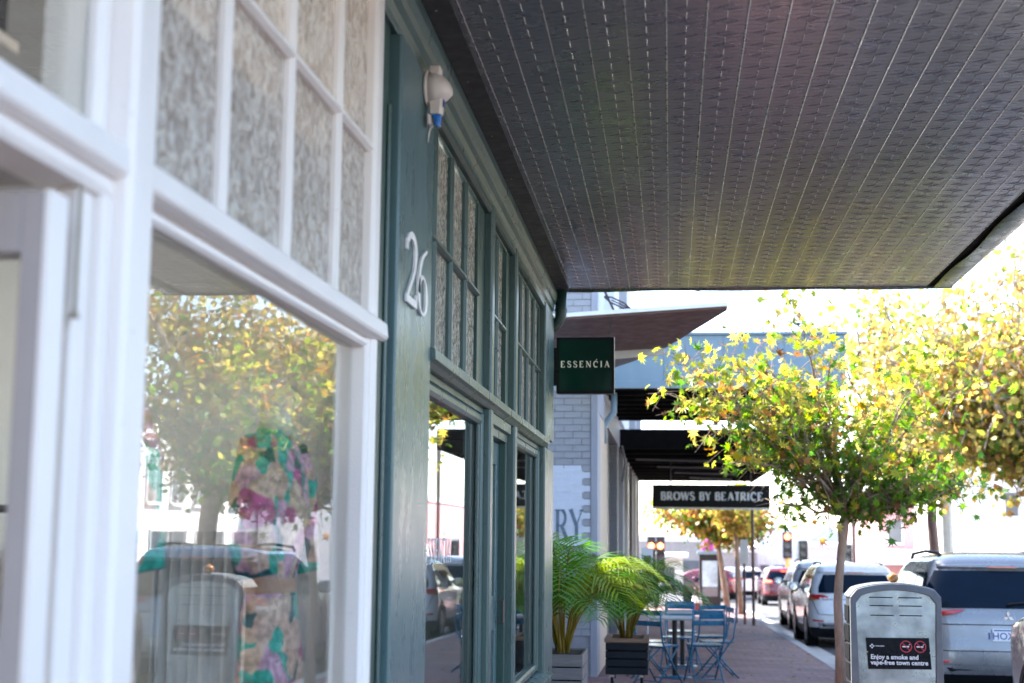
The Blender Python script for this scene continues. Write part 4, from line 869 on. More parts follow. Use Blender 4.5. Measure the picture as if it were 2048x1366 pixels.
# grey floor tiles at the yard edge
for k in range(5):
    for j in range(3):
        if (k + j) % 2 == 0:
            y = 15.2 + j * .42; x = -1.0 + k * .21
            o = MB().quad((x, y, gz(y) + .004), (x + .2, y, gz(y) + .004), (x + .2, y + .4, gz(y + .4) + .004), (x, y + .4, gz(y + .4) + .004)).build('floor_tile', 'tile', bpy.data.objects['pavement'], fix=False)
def make_chair():
    t = thing('folding_chair', 'x', 'chair', (0, 0, 0), 'blue folding chairs at the cafe tables')
    for k, z in enumerate((.84, .715)):
        MB().rings([[(x, -.205 + .03 * (x / .19) ** 2 - .012 * k * 0, z - h), (x, -.190 + .03 * (x / .19) ** 2, z - h), (x, -.195 + .03 * (x / .19) ** 2, z + h), (x, -.21 + .03 * (x / .19) ** 2, z + h)] for x, h in [(-.19 + .38 * i / 8, .030) for i in range(9)]]).build('back_slat', 'chair', t)
    MB().rings([[(-.19, -.17, z), (-.205, -.05, z), (-.205, .16, z), (-.17, .21, z), (.17, .21, z), (.205, .16, z), (.205, -.05, z), (.19, -.17, z)] for z in (.438, .456)]).build('seat', 'chair', t, bevel=.006)
    for s in (-1, 1):
        x = s * .195; MB().tube([(x, -.205, .88), (x, -.20, .72), (x, -.165, .50), (x, -.02, .30), (x, .24, 0)], .011, 8).build('leg', 'chair', t, True)
        x = s * .172; MB().tube([(x, .19, .445), (x, .02, .27), (x, -.24, 0)], .011, 8).build('leg', 'chair', t, True)
        MB().tube([(x - .02 * s, .02, .27), (x + .035 * s, .02, .27)], .009, 8).build('pivot', 'chair', t)
    for y, z, wd in ((.20, .05, .195), (-.20, .045, .172), (-.10, .43, .17)): MB().tube([(-wd, y, z), (wd, y, z)], .008, 8).build('stretcher', 'chair', t)
    return t
ch0 = make_chair()
spots = [(.40, 17.9, 14, 'blue folding chair nearest the brick path, seen from behind'), (.58, 18.7, 100, 'blue folding chair turned sideways beyond the nearest one on the right'), (-.17, 17.5, -35, 'blue folding chair tucked behind the navy planter palm'),
         (.08, 19.6, 170, 'blue folding chair beyond the first cafe table'), (.50, 20.1, 20, 'blue folding chair at the second cafe table, nearer the road'), (-.30, 18.4, -80, 'blue folding chair against the shop wall side of first table'), (.15, 21.4, 185, 'farthest blue folding chair beyond the second cafe table')]
for k, (x, y, a, lb) in enumerate(spots):
    c = ch0 if k == 0 else copy_tree(ch0)
    c.location = (x, y, gz(y)); c.rotation_euler = (0, 0, math.radians(a)); c['label'] = lb
def table(x, y, label):
    t = thing('cafe_table', label, 'table', (x, y, gz(y)), 'cafe tables'); z = gz(y)
    box('table_top', 'tabletop', t, x - .30, x + .24, y - .30, y + .30, z + .725, z + .755, .008)
    MB().tube([(x, y, z + .02), (x, y, z + .725)], .032, 14).build('column', 'black', t); MB().tube([(x, y, z), (x, y, z + .012), (x, y, z + .025)], [.21, .21, .05], 24).build('base_plate', 'chair', t, True)
table(.04, 18.5, 'grey topped cafe table on a black column among blue chairs'); table(.15, 20.5, 'second cafe table farther back among the blue chairs')

# ================================================================= LITTER BIN
BX, BY = 1.645, 10.9; BZ = gz(10.9)
bn = thing('litter_bin', 'grey street litter bin with arched steel front panel on footpath', 'bin', (BX, BY, BZ))
def arch(hw_t, hw_b, zt, rise, zb, n=14, y=0.0, cr=.05):
    pts = [(BX - hw_b, y, zb), (BX - hw_t, y, zt - rise - cr)]
    for k in range(n + 1):
        u = -1 + 2 * k / n; e = 1 - abs(u) ** 14
        pts.append((BX + u * hw_t, y, zt - rise * u * u - cr * .9 * abs(u) ** 16))
    pts += [(BX + hw_t, y, zt - rise - cr), (BX + hw_b, y, zb)]; return pts
zb = BZ + .04
outer = arch(.328, .333, 1.066, .055, zb, y=BY); inner = arch(.288, .262, 1.018, .050, BZ + .10, y=BY)
n = len(outer); fr = MB(); o2 = [(p[0], p[1] + .05, p[2]) for p in outer]; i2 = [(p[0], p[1] + .05, p[2]) for p in inner]
fr.add(outer + inner + o2 + i2, [(i, i + 1, n + i + 1, n + i) for i in range(n - 1)] + [(n - 1, 0, n, 2 * n - 1)] + [(i, 2 * n + i, 2 * n + i + 1, i + 1) for i in range(n - 1)] + [(n - 1, 3 * n - 1, 2 * n, 0)] + [(n + i, n + i + 1, 3 * n + i + 1, 3 * n + i) for i in range(n - 1)] + [(2 * n - 1, n, 3 * n, 4 * n - 1)])
fr.build('front_frame', 'binframe', bn, bevel=.008)
pan = MB(); ip = arch(.287, .261, 1.017, .050, BZ + .101, y=BY + .014); pan.prism(ip, (0, .004, 0)); pn = pan.build('front_panel', 'binsteel', bn)
for z, dx in ((.965, 0), (.905, .004), (.835, .010), (.545, .035), (.47, .04)):
    for q in (-1, 1): box('slot', 'gap', pn, BX + q * .105 - .085 + dx * .6, BX + q * .105 + .085 + dx * .6 * (q < 0), BY + .0115, BY + .0135, z - .0035, z + .0035)
for x, z in ((-.235, .99), (.16, .995), (-.285, .85), (.285, .855), (-.255, .56), (.285, .565)): MB().tube([(BX + x, BY + .013, z), (BX + x, BY + .008, z)], .005, 8).build('screw', 'rim', pn)
# body: arched top, sides with louvres
top = [(p[0], p[1], p[2] - .004) for p in arch(.322, .328, 1.062, .055, zb, y=BY + .051)]
MB().prism(top, (0, .27, 0)).build('body', 'binside', bn, bevel=.006)
tp = arch(.333, .333, 1.072, .055, 1.0, y=BY + .03)[2:-2]; tp2 = [(p[0], p[1], p[2] - .012) for p in tp][::-1]; MB().prism(tp + tp2, (0, .32, 0)).build('lid', 'binframe', bn, bevel=.003)
for z in (.84, .70, .56, .42, .28): box('side_slat', 'carblack', bn, BX - .338, BX - .3305, BY + .06, BY + .31, z - .060, z + .060, .002)
sgn = MB().prism([(BX - .222, BY + .007, .672), (BX + .232, BY + .007, .676), (BX + .246, BY + .007, .450), (BX - .207, BY + .007, .446)], (0, .004, 0)).build('notice', 'signpanel', pn)
textobj('notice_text', 'Enjoy a smoke and\nvape-free town centre', 'textw', sgn, Matrix.Translation((BX - .190, BY + .006, .520)) @ FACE_CAM, .0455, .0006, .0012, line=.88)
for k, cxx in enumerate((BX + .066, BX + .168)):
    cz_ = .612; R = .043; ring = MB(); q = 28
    ring.rings([[(cxx + r_ * math.cos(2 * math.pi * i / q), y_, cz_ + r_ * math.sin(2 * math.pi * i / q)) for r_, y_ in ((R, BY + .0045), (R, BY + .0065), (R - .006, BY + .0065), (R - .006, BY + .0045))] for i in range(q + 1)], cap0=False, cap1=False)
    ring.bar((cxx - .029, BY + .005, cz_ + .029), (cxx + .029, BY + .005, cz_ - .029), .0055, .0015, (0, 1, 0)); ring.build('prohibition_ring', 'redring', sgn)
    sm = MB().box(cxx - .026, cxx + .022, BY + .0052, BY + .0062, cz_ - .005, cz_ + .004); sm.bar((cxx + .020, BY + .0057, cz_ + .010), (cxx + .028, BY + .0057, cz_ + .018), .004, .001, (0, 1, 0)); sm.build('smoking_symbol', 'textw', sgn)
lg = MB(); cxx, cz_ = BX - .178, .612
for dx, dz in ((0, .011), (.011, 0), (0, -.011), (-.011, 0)): lg.prism([(cxx + dx - .007, BY + .0052, cz_ + dz), (cxx + dx, BY + .0052, cz_ + dz + .007), (cxx + dx + .007, BY + .0052, cz_ + dz), (cxx + dx, BY + .0052, cz_ + dz - .007)], (0, .001, 0))
for k in range(7): lg.box(cxx + .026 + k * .009, cxx + .032 + k * .009, BY + .0052, BY + .006, cz_ - .002, cz_ + .004)
lg.build('council_mark', 'textw', sgn)
for x in (-.214, .236): MB().tube([(BX + x * 1.0, BY + .007, .57), (BX + x * 1.0, BY + .004, .57)], .0045, 8).build('rivet', 'rim', sgn)
ap = MB(); R = []
for k in range(13):
    u = math.pi * k / 12; r_ = .041 * math.sin(u) ** .85 if 0 < k < 12 else .004; z_ = -.034 * math.cos(u) + (.008 if k == 12 else 0) - (.004 if k == 0 else 0)
    R.append([(BX + .005 + r_ * math.cos(2 * math.pi * i / 18), BY + .14 + r_ * math.sin(2 * math.pi * i / 18), 1.1055 + z_) for i in range(18)])
apo = thing('apple', 'brown yellow apple left on top of the litter bin', 'apple', (BX, BY + .14, 1.072)); ap.rings(R).build('fruit', 'apple', apo, True); MB().tube([(BX + .005, BY + .14, 1.128), (BX + .009, BY + .14, 1.150)], .002, 5).build('stalk', 'bark', apo)

# ================================================================= CARS
def lerp_levels(lv, n):
    """Catmull-Rom through (z, half width, y rear, y front, corner radius)"""
    lv = np.array(lv, float); out = []; k = len(lv)
    for i in range(k - 1):
        p0, p1, p2, p3 = lv[max(0, i - 1)], lv[i], lv[i + 1], lv[min(k - 1, i + 2)]
        for j in range(n):
            u = j / n; out.append(.5 * ((2 * p1) + (-p0 + p2) * u + (2 * p0 - 5 * p1 + 4 * p2 - p3) * u * u + (-p0 + 3 * p1 - 3 * p2 + p3) * u ** 3))
    out.append(lv[-1]); return np.array(out)
class CarShape:
    def __init__(s, lv): s.lv = lerp_levels(lv, 4)
    def at(s, z): return [np.interp(z, s.lv[:, 0], s.lv[:, i]) for i in range(1, 5)]
    def ring(s, row):
        z, w, yr, yf, r = row; r = min(r, w * .95, (yf - yr) / 2.1); P = []
        for (cx, cyy, a0) in ((-w + r, yr + r, 180), (w - r, yr + r, 270), (w - r, yf - r, 0), (-w + r, yf - r, 90)):
            for k in range(7):
                a = math.radians(a0 + 90 * k / 6); P.append((cx + r * math.cos(a), cyy + r * math.sin(a) + (.05 * (1 - ((cx + r * math.cos(a)) / max(w, .01)) ** 2)) * 0, z))
            if a0 == 180: P += [(x, yr - .03 * (1 - (x / w) ** 2), z) for x in np.linspace(-w + r, w - r, 7)[1:-1]]
            elif a0 == 270: P += [(w, y, z) for y in np.linspace(yr + r, yf - r, 12)[1:-1]]
            elif a0 == 0: P += [(x, yf, z) for x in np.linspace(w - r, -w + r, 7)[1:-1]]
            else: P += [(-w, y, z) for y in np.linspace(yf - r, yr + r, 12)[1:-1]]
        return P
    def rear(s, fx, z):
        w, yr, yf, r = s.at(z); x = fx * w; ax = abs(x)
        if ax <= w - r: return Vector((x, yr - .03 * (1 - (x / w) ** 2), z))
        d = ax - (w - r); return Vector((x, yr + r - math.sqrt(max(0, r * r - d * d)), z))
    def side(s, q, y, z):
        w, yr, yf, r = s.at(z)
        if y >= yr + r: return Vector((q * w, y, z))
        d = yr + r - y; return Vector((q * (w - r + math.sqrt(max(0, r * r - d * d))), y, z))
def grid_patch(fn, us, vs_, off):
    mb = MB(); nu, nv = len(us), len(vs_)
    P = [Vector(fn(u, v)) + Vector(off) for v in vs_ for u in us]; mb.add(P, [(j * nu + i, j * nu + i + 1, (j + 1) * nu + i + 1, (j + 1) * nu + i) for j in range(nv - 1) for i in range(nu - 1)]); return mb
def poly_patch(mb, fn, poly, off, n=10, sub=6):
    """fill a convex-ish outline given in surface coordinates with horizontal rows mapped on the surface"""
    zs_ = np.linspace(min(p[1] for p in poly), max(p[1] for p in poly), sub + 1); rows = []
    for z in zs_:
        z_ = min(max(z, zs_[0] + 1e-4), zs_[-1] - 1e-4); X = []
        for (a, b) in zip(poly, poly[1:] + poly[:1]):
            if (a[1] - z_) * (b[1] - z_) <= 0 and a[1] != b[1]: X.append(a[0] + (b[0] - a[0]) * (z_ - a[1]) / (b[1] - a[1]))
        if len(X) >= 2: rows.append([Vector(fn(x, z_)) + Vector(off) for x in np.linspace(min(X), max(X), n)])
    o = [p for r in rows for p in r]; mb.add(o, [(j * n + i, j * n + i + 1, (j + 1) * n + i + 1, (j + 1) * n + i) for j in range(len(rows) - 1) for i in range(n - 1)]); return mb
def car(label, loc, paint, lv, H, W, L, rot=0.0, group=None, rear_glass=(.84, 1.08, 1.47), lights='slim', detail=True, lit=False, plate='', rails=True, wheel_r=.345, trim_z=.42):
    t = thing('parked_car' if not lit else 'car', label, 'car', (0, 0, 0), group); cs = CarShape(lv)
    b = MB(); b.rings([cs.ring(r) for r in cs.lv]); body = autosmooth(b.build('body', paint, t), .9)
    # lower cladding
    c = MB(); rows = [(z, w + .006, yr - .006, yf + .006, r) for z, w, yr, yf, r in cs.lv if z <= trim_z]; c.rings([cs.ring(r) for r in rows], cap0=True, cap1=False); c.build('lower_cladding', 'carblack', t, True)
    gx, g0, g1 = rear_glass
    rg_ = MB(); poly_patch(rg_, lambda f, z: cs.rear(f, z) + Vector((f * abs(f) ** 3 * .016, 0, 0)), [(-gx * .97, g0), (gx * .97, g0), (gx, g0 + (g1 - g0) * .3), (gx * .93, g1), (-gx * .93, g1), (-gx, g0 + (g1 - g0) * .3)], (0, -.009, 0), 28, 12); rg_.build('rear_window', 'carglass', t, True, fix=False)
    wl, yr, yf, r = cs.at(1.3)
    for q in (-1, 1):
        y_a, y_b = yr - .02, yf - .35; m = (y_b - y_a) / 3
        for k in range(3):
            a_, b_ = y_a + k * m + (.03 if k else 0), y_a + (k + 1) * m - .03
            sw = MB(); 
            P = [[cs.side(q, a_ + (b_ - a_) * i / 8 + (.07 * j if k == 0 else 0) * (1 - i / 8) - (.11 * j if k == 2 else 0) * (i / 8), z) + Vector((q * .014, -.008, 0)) for i in range(9)] for j, z in enumerate(np.linspace(g0 + .0, g1 - .02, 5))]
            sw.add([p for r_ in P for p in r_], [(j * 9 + i, j * 9 + i + 1, j * 9 + i + 10, j * 9 + i + 9) for j in range(4) for i in range(8)]); sw.build('side_window', 'carglass', t, True, fix=False)
        for yy in (.85 * L / 4.6, L - .92):
            x = q * (W - .11); wh = MB().tube([(x - .11, yy, wheel_r), (x + .11, yy, wheel_r)], wheel_r, 28).build('wheel', 'tyre', t); MB().tube([(x + q * .105, yy, wheel_r), (x + q * .114, yy, wheel_r)], [wheel_r * .66] * 2, 24).build('rim', 'rim', wh)
            for s5 in range(5):
                a_ = 2 * math.pi * s5 / 5; MB().bar((x + q * .116, yy, wheel_r), (x + q * .116, yy + wheel_r * .62 * math.cos(a_), wheel_r + wheel_r * .62 * math.sin(a_)), .05, .012, (1, 0, 0)).build('spoke', 'rim', wh)
            ar = MB(); n_ = 18
            ar.rings([[(q * (W + .004), yy + (wheel_r + d_) * math.cos(math.pi * i / n_), wheel_r + (wheel_r + d_) * math.sin(math.pi * i / n_)) for d_ in (.015, .085)] + [(q * (W - .12), yy + (wheel_r + .085) * math.cos(math.pi * i / n_), wheel_r + (wheel_r + .085) * math.sin(math.pi * i / n_)), (q * (W - .12), yy + (wheel_r + .015) * math.cos(math.pi * i / n_), wheel_r + (wheel_r + .015) * math.sin(math.pi * i / n_))] for i in range(n_ + 1)]); ar.build('wheel_arch', 'carblack', t)
        # mirror
        my, mz = yf - .42, g0 + .06; wm = cs.at(mz)[0]
        mr = MB().rings([[(q * (wm + d_), my + .10 * s_ * math.cos(a_) * .7, mz + .03 + .085 * s_ * math.sin(a_)) for a_ in [2 * math.pi * i / 14 for i in range(14)]] for d_, s_ in ((.0, .35), (.05, .55), (.08, 1.0), (.20, 1.05), (.25, .7))]).build('mirror', paint, t, True)
        mg = MB().rings([[(q * (wm + .165 + .075 * math.cos(a_)), my - .078 + dy, mz + .03 + .068 * math.sin(a_)) for a_ in [2 * math.pi * i / 18 for i in range(18)]] for dy in (0, .006)]).build('mirror_glass', 'chrome', mr)
        # tail lamps
        lp = MB()
        if lights == 'slim':
            poly_patch(lp, cs.rear, [(q * .995, 1.055), (q * .50, 1.075), (q * .60, 1.03), (q * .80, .995), (q * .995, .985)], (0, -.012, 0), 12, 5); lp.build('tail_lamp', 'lampred', t, True, fix=False)
            l2 = MB(); poly_patch(l2, cs.rear, [(q * .995, .983), (q * .80, .993), (q * .86, .93), (q * .995, .915)], (0, -.010, 0), 8, 4); l2.build('reversing_lamp', 'lampclear', t, True, fix=False)
        else:
            poly_patch(lp, cs.rear, [(q * .995, 1.03), (q * .60, .985), (q * .62, .895), (q * .995, .875)], (0, -.012, 0), 10, 5); lp.build('tail_lamp', 'brake' if lit else 'lampred', t, True, fix=False)
            l2 = MB(); poly_patch(l2, cs.rear, [(q * .78, .945), (q * .63, .945), (q * .63, .905), (q * .78, .90)], (0, -.016, 0), 6, 3); l2.build('reversing_lamp', 'lampclear', t, True, fix=False)
            l3 = MB(); poly_patch(l3, cs.rear, [(q * .99, .925), (q * .84, .925), (q * .84, .885), (q * .99, .88)], (0, -.016, 0), 6, 3); l3.build('indicator_lamp', 'lamporange', t, True, fix=False)
        rf = MB(); poly_patch(rf, cs.rear, [(q * .93, .535), (q * .70, .52), (q * .70, .495), (q * .93, .495)], (0, -.014, 0), 6, 2); rf.build('reflector', 'lampred', t, True, fix=False)
        if rails: MB().tube([(q * (W * .64), yr + .42, H - .075), (q * (W * .66), yr + .50, H - .02), (q * (W * .68), yr + 1.2, H + .01), (q * (W * .66), yf - .65, H - .015), (q * (W * .66), yf - .55, H - .07)], .020, 8).build('roof_rail', 'carblack', t, True)
    # spoiler, brake lamp, wiper, seams, plate, skid
    zt = g1 + .055; ys_ = cs.at(zt)[1]; wsp = cs.at(zt)[0]
    MB().rings([[(x, ys_ - .10 + .10 * (x / wsp) ** 2, zt - .025), (x, ys_ - .10 + .10 * (x / wsp) ** 2, zt), (x, ys_ + .22, zt + .085 - .05 * (x / wsp) ** 2), (x, ys_ + .12, zt - .03)] for x in np.linspace(-wsp * .93, wsp * .93, 13)]).build('spoiler', paint, t, True)
    box('high_brake_lamp', 'brake' if lit else 'lampred', t, -.16, .16, ys_ - .112, ys_ - .09, zt - .022, zt - .006)
    if detail:
        z_ = g0 + .05; y_ = cs.at(z_)[1]; MB().tube([(0, y_ - .055, z_ - .02), (.05, y_ - .06, z_), (.42, y_ - .045, z_ + .035)], [.018, .016, .008], 8).build('wiper', 'carblack', t, True)
        sm = MB()
        for zz, fa in ((.905, .93), (.62, .80)): poly_patch(sm, cs.rear, [(-fa, zz), (fa, zz), (fa, zz + .010), (-fa, zz + .010)], (0, -.004, 0), 16, 1)
        for q in (-1, 1): poly_patch(sm, cs.rear, [(q * .80, .63), (q * .812, .63), (q * .935, .90), (q * .92, .90)], (0, -.004, 0), 3, 6)
        sm.build('tailgate_seam', 'carblack', t, False, fix=False)
        sk = MB(); poly_patch(sk, cs.rear, [(-.80, .37), (.80, .37), (.84, .47), (-.84, .47)], (0, -.028, 0), 18, 3); sk.build('skid_plate', 'rim', t, True, fix=False)
        for q in (-1, 1):
            s2 = MB(); poly_patch(s2, cs.rear, [(q * .42, .405), (q * .72, .40), (q * .76, .445), (q * .42, .435)], (0, -.034, 0), 6, 2); s2.build('exhaust_inset', 'carblack', t, True, fix=False)
    zp = .80; yp = cs.at(zp)[1]
    pl = box('number_plate', 'plate', t, -.186, .186, yp - .05, yp - .042, zp - .067, zp + .067, .003)
    if plate:
        textobj('plate_number', plate, 'plateblue', pl, Matrix.Translation((0, yp - .051, zp - .045)) @ FACE_CAM, .105, .0005, .001, 'CENTER', 1.02)
        box('plate_band', 'plateblue', pl, -.17, .17, yp - .0515, yp - .0505, zp + .045, zp + .058)
        em = MB(); ze = 1.0; ye = cs.at(ze)[1] - .036
        for k in range(3):
            a_ = math.pi / 2 + k * 2 * math.pi / 3; c_ = Vector((math.cos(a_), 0, math.sin(a_))); n_ = Vector((-math.sin(a_), 0, math.cos(a_))); o_ = Vector((0, ye, ze))
            em.prism([o_, o_ + c_ * .034 + n_ * .019, o_ + c_ * .068, o_ + c_ * .034 - n_ * .019], (0, -.006, 0))
        em.build('emblem', 'chrome', t)
    t.location = loc; t.rotation_euler = (math.atan(SLOPE), 0, rot); return t
SUV = [(.20, .82, .12, 4.45, .2), (.30, .885, .05, 4.62, .28), (.45, .915, .0, 4.69, .30), (.62, .925, .0, 4.70, .30), (.80, .930, .03, 4.68, .30), (.95, .925, .05, 4.60, .28), (1.03, .910, .07, 4.25, .26), (1.08, .895, .085, 3.55, .24), (1.20, .865, .13, 3.25, .22), (1.40, .805, .24, 2.85, .2), (1.55, .745, .34, 2.50, .2), (1.63, .690, .42, 2.25, .2), (1.685, .58, .58, 1.95, .25), (1.71, .40, .85, 1.7, .25), (1.716, .12, 1.1, 1.4, .1)]
def scaled(lv, sz, sw, sl): return [(z * sz, w * sw, a * sl, b * sl, r * sw) for z, w, a, b, r in lv]
car('silver four wheel drive parked beside the bin, number plate 1HOX 913', (3.70, 16.45, gz(16.45, True)), 'silver', SUV, 1.716, .93, 4.7, plate='1HOX 913', wheel_r=.36, rear_glass=(.998, 1.09, 1.50))
car('white hatchback four wheel drive parked next in line, red tail lamps', (3.50, 28.0, gz(28, True)), 'carwhite', scaled(SUV, .94, .955, .915), 1.61, .89, 4.3, lights='block', rear_glass=(.84, 1.03, 1.38))
car('pale four wheel drive parked in front of the white hatchback', (3.76, 35.2, gz(35.2, True)), 'carwhite2', scaled(SUV, .985, .97, .98), 1.69, .90, 4.6, lights='block', rear_glass=(.84, 1.06, 1.44))
car('silver car at the right edge, only mirror and front wing in view', (3.87, 8.72, gz(8.7, True)), 'silver', scaled(SUV, 1.08, 1.0, .98), 1.85, .93, 4.6, rails=False, rear_glass=(.84, 1.16, 1.58))
car('dark red car braking at the lights, far up the road', (4.42, 57, gz(57, True)), 'carred', scaled(SUV, .88, .94, .90), 1.51, .87, 4.2, lights='block', lit=True, rear_glass=(.84, .96, 1.30), detail=False, rails=False)
car('bright white car turning through the junction ahead of the red one', (3.9, 68, gz(68, True)), 'carwhite', scaled(SUV, .86, .94, .90), 1.48, .87, 4.2, rot=math.radians(38), lights='block', detail=False, rails=False, rear_glass=(.84, .95, 1.27))
car('small red car at the kerb far beyond the slender poles', (2.9, 62.5, gz(62.5, True)), 'carred', scaled(SUV, .84, .92, .85), 1.45, .85, 4.0, rot=math.radians(75), lights='block', detail=False, rails=False, rear_glass=(.84, .93, 1.24))
car('pale parked car on the far side of the road, nearest', (9.8, 22.5, gz(22.5, True)), 'carwhite2', scaled(SUV, .9, .95, .92), 1.55, .88, 4.3, rot=math.pi, lights='block', detail=False, rails=False, rear_glass=(.84, .99, 1.32))
car('white parked car on the far side of the road, farther', (9.8, 40.0, gz(40, True)), 'carwhite', scaled(SUV, .9, .95, .92), 1.55, .88, 4.3, rot=math.pi, lights='block', detail=False, rails=False, rear_glass=(.84, .99, 1.32))

# ================================================================= POLES, SIGNALS, KIOSK
def pole(label, x, y, z1, r, m, plate=None):
    t = thing('sign_pole', label, 'pole', (x, y, gz(y))); MB().tube([(x, y, gz(y) - .05), (x, y, z1)], r, 10).build('shaft', m, t)
    if plate: box('plate', plate[0], t, x - plate[1], x + plate[1], y - .03, y - .02, plate[2], plate[3], .01)
pole('dark red steel pole standing by the kerb', 1.955, 35, 2.2, .035, 'steel'); pole('slim brown pole carrying a white upright plate', 1.775, 35.6, 1.35, .03, 'steel', ('plate', .10, .75, 1.33)); pole('thin grey pole just behind the kerbside poles', 1.62, 36.5, .9, .025, 'planterg')
pole('tall pale concrete pole between golden trunk and white wall', 7.45, 40, 4.6, .17, 'concrete'); pole('dark red tall pole beyond the plane tree trunk', 6.2, 50, 4.5, .06, 'steel')
t = thing('poster_stand', 'small white notice with red print on a thin post beside palm', 'notice', (-.36, 22, gz(22))); MB().tube([(-.36, 22, gz(22)), (-.36, 22, .95)], .012, 8).build('post', 'flash', t); pbd = box('board', 'plate', t, -.445, -.275, 21.97, 21.98, .93, 1.22, .004); box('red_print', 'carred', pbd, -.415, -.305, 21.965, 21.969, .98, 1.10)
def signal(label, x, y, zl, lit, m='yellowpole', r=.11, two=False):
    t = thing('traffic_signal', label, 'traffic light', (x, y, gz(y)), 'traffic lights at the junction'); MB().tube([(x, y, gz(y) - .1), (x, y, zl - .75)], .085, 12).build('post', m, t)
    hw = .12 if two else .19
    for dx in ((-.15, .15) if two else (0,)):
        h = MB().box(x + dx - hw, x + dx + hw, y - .16, y + .05, zl - .78, zl + .30).build('housing', 'black', t, bevel=.02); MB().box(x + dx - hw * 1.2 + .001, x + dx + hw * 1.2 - .001, y + .051, y + .07, zl - .90, zl + .42).build('backboard', 'flash' if m == 'yellowpole' else 'black', t, bevel=.02)
        for k, z in enumerate((zl + .12, zl - .24, zl - .60)):
            MB().tube([(x + dx, y - .165, z), (x + dx, y - .18, z)], r + .02, 16).build('lens', 'redlight' if (lit and k == 0) else 'winfar', h)
            MB().rings([[(x + dx + (r + .04) * math.cos(math.radians(a)), yy, z + (r + .04) * math.sin(math.radians(a))) for a in range(-10, 191, 20)] for yy in (y - .16, y - .30)], close=False, cap0=False, cap1=False).build('hood', 'black', h, fix=False)
signal('traffic light showing red on a yellow post between the gables', 4.91, 62, 1.30, True); signal('unlit dark traffic light right of the red one, seen edge on', 5.75, 64, .95, False); signal('unlit traffic light on yellow post above the parked cars', 7.40, 62, .80, False)
signal('pair of red traffic lights glimpsed left beside the shop corner', -.50, 48, .95, True, 'black', .085, True)
k = thing('advertising_kiosk', 'dark framed advertising kiosk with pale poster beyond the trees', 'kiosk', (1.27, 48, gz(48))); z = gz(48)
box('frame', 'black', k, .92, 1.62, 48, 48.35, z + .05, .80, .02); box('poster', 'screen', k, 1.02, 1.52, 47.985, 47.999, -.25, .60); box('roof', 'blufascia', k, .86, 1.68, 47.95, 48.4, .801, .92, .02); box('base_panel', 'planterg', k, 1.02, 1.52, 47.985, 47.999, -.56, -.27)
box('top_sign', 'magenta', k, 1.0, 1.4, 48.1, 48.25, .921, 1.16, .05); MB().tube([(1.2, 48.17, 1.14), (1.2, 48.17, 1.38)], [.16, .05], 10).build('top_knob', 'magenta', k)
t = thing('bus_shelter', 'white framed shelter left of the advertising kiosk', 'shelter', (-.1, 52, gz(52)))
box('side_panel', 'flash', t, -.55, .42, 52, 52.08, gz(52), .62, .02); box('window', 'winfar', t, -.35, .12, 51.985, 51.998, -.55, .30); box('roof', 'upper', t, -.75, .62, 51.7, 53.4, .621, .80, .03)
cn = thing('traffic_cone', 'red and white cone standing left of the kiosk', 'cone', (.80, 46, gz(46))); z = gz(46)
for a, b, m in ((.03, .25, 'redlens'), (.25, .45, 'white'), (.45, .75, 'redlens')): MB().tube([(.80, 46, z + a), (.80, 46, z + b)], [.17 * (1 - a) + .03, .17 * (1 - b) + .03], 16).build('band', 'carred' if m == 'redlens' else 'plate', cn)
box('foot', 'carred', cn, .58, 1.02, 45.78, 46.22, z + .001, z + .03, .01)

# ================================================================= BUILDINGS BEYOND
def building(label, x0, x1, y0, y1, ztop, m, wins=(), roof=None, face='-y', name='building', group=None, awn=None):
    z0 = gz(y0) - .5; t = thing(name, label, 'building', ((x0 + x1) / 2, y0, z0), group); box('wall', m, t, x0, x1, y0, y1, z0, ztop)
    for (a, b, c, d) in wins:
        if face == '-y':
            wn = box('window', 'winfar', t, a, b, y0 - .03, y0 - .002, c, d); box('sill', 'upper', wn, a - .08, b + .08, y0 - .10, y0 - .031, c - .10, c - .005)
            for q in (a - .06, b): box('frame', 'upper', wn, q, q + .06, y0 - .05, y0 - .001, c, d + .05)
        else:
            wn = box('window', 'winfar', t, x0 - .03, x0 - .002, a, b, c, d); box('sill', 'upper', wn, x0 - .12, x0 - .031, a - .08, b + .08, c - .10, c - .005)
            for q in (a - .07, b): box('frame', 'upper', wn, x0 - .06, x0 - .001, q, q + .07, c, d + .05)
            box('mullion', 'upper', wn, x0 - .05, x0 - .001, (a + b) / 2 - .03, (a + b) / 2 + .03, c, d)
    if roof == 'gable':
        mb = MB(); xm = (x0 + x1) / 2; mb.prism([(x0 - .3, y0 - .4, ztop), (x1 + .3, y0 - .4, ztop), (xm, y0 - .4, ztop + (x1 - x0) * .42)], (0, y1 - y0 + .4, 0)); mb.build('roof', 'roof', t)
    elif roof: box('parapet', roof, t, x0 - .08, x1 + .08, y0 - .08, y1, ztop + .001, ztop + .25)
    if awn: 
        box('awning', awn[0], t, *awn[1]) 
    return t
building('pale gabled cottage above the red traffic light', 5.2, 8.3, 92, 102, .95, 'upper', [(5.8, 6.6, -1.2, -.1), (7.2, 7.9, -1.2, -.1)], 'gable', group='far gabled cottages')
building('pale gabled cottage left of the plane tree trunk', 8.55, 11.2, 92, 102, .98, 'upper', [(9.0, 9.8, -1.2, -.1), (10.2, 10.9, -1.2, -.1)], 'gable', group='far gabled cottages')
building('white parapet shop directly behind the red traffic light', 4.9, 7.2, 84, 90, 1.55, 'fence', [(5.1, 5.6, -1.5, -.2), (5.9, 6.8, -1.5, -.2)], 'upper')
building('low grey garage front left of the white parapet shop', 2.4, 4.7, 80, 90, .55, 'greywall', [(2.6, 3.2, -1.6, -.4), (3.5, 4.4, -1.6, -.4)], 'upper')
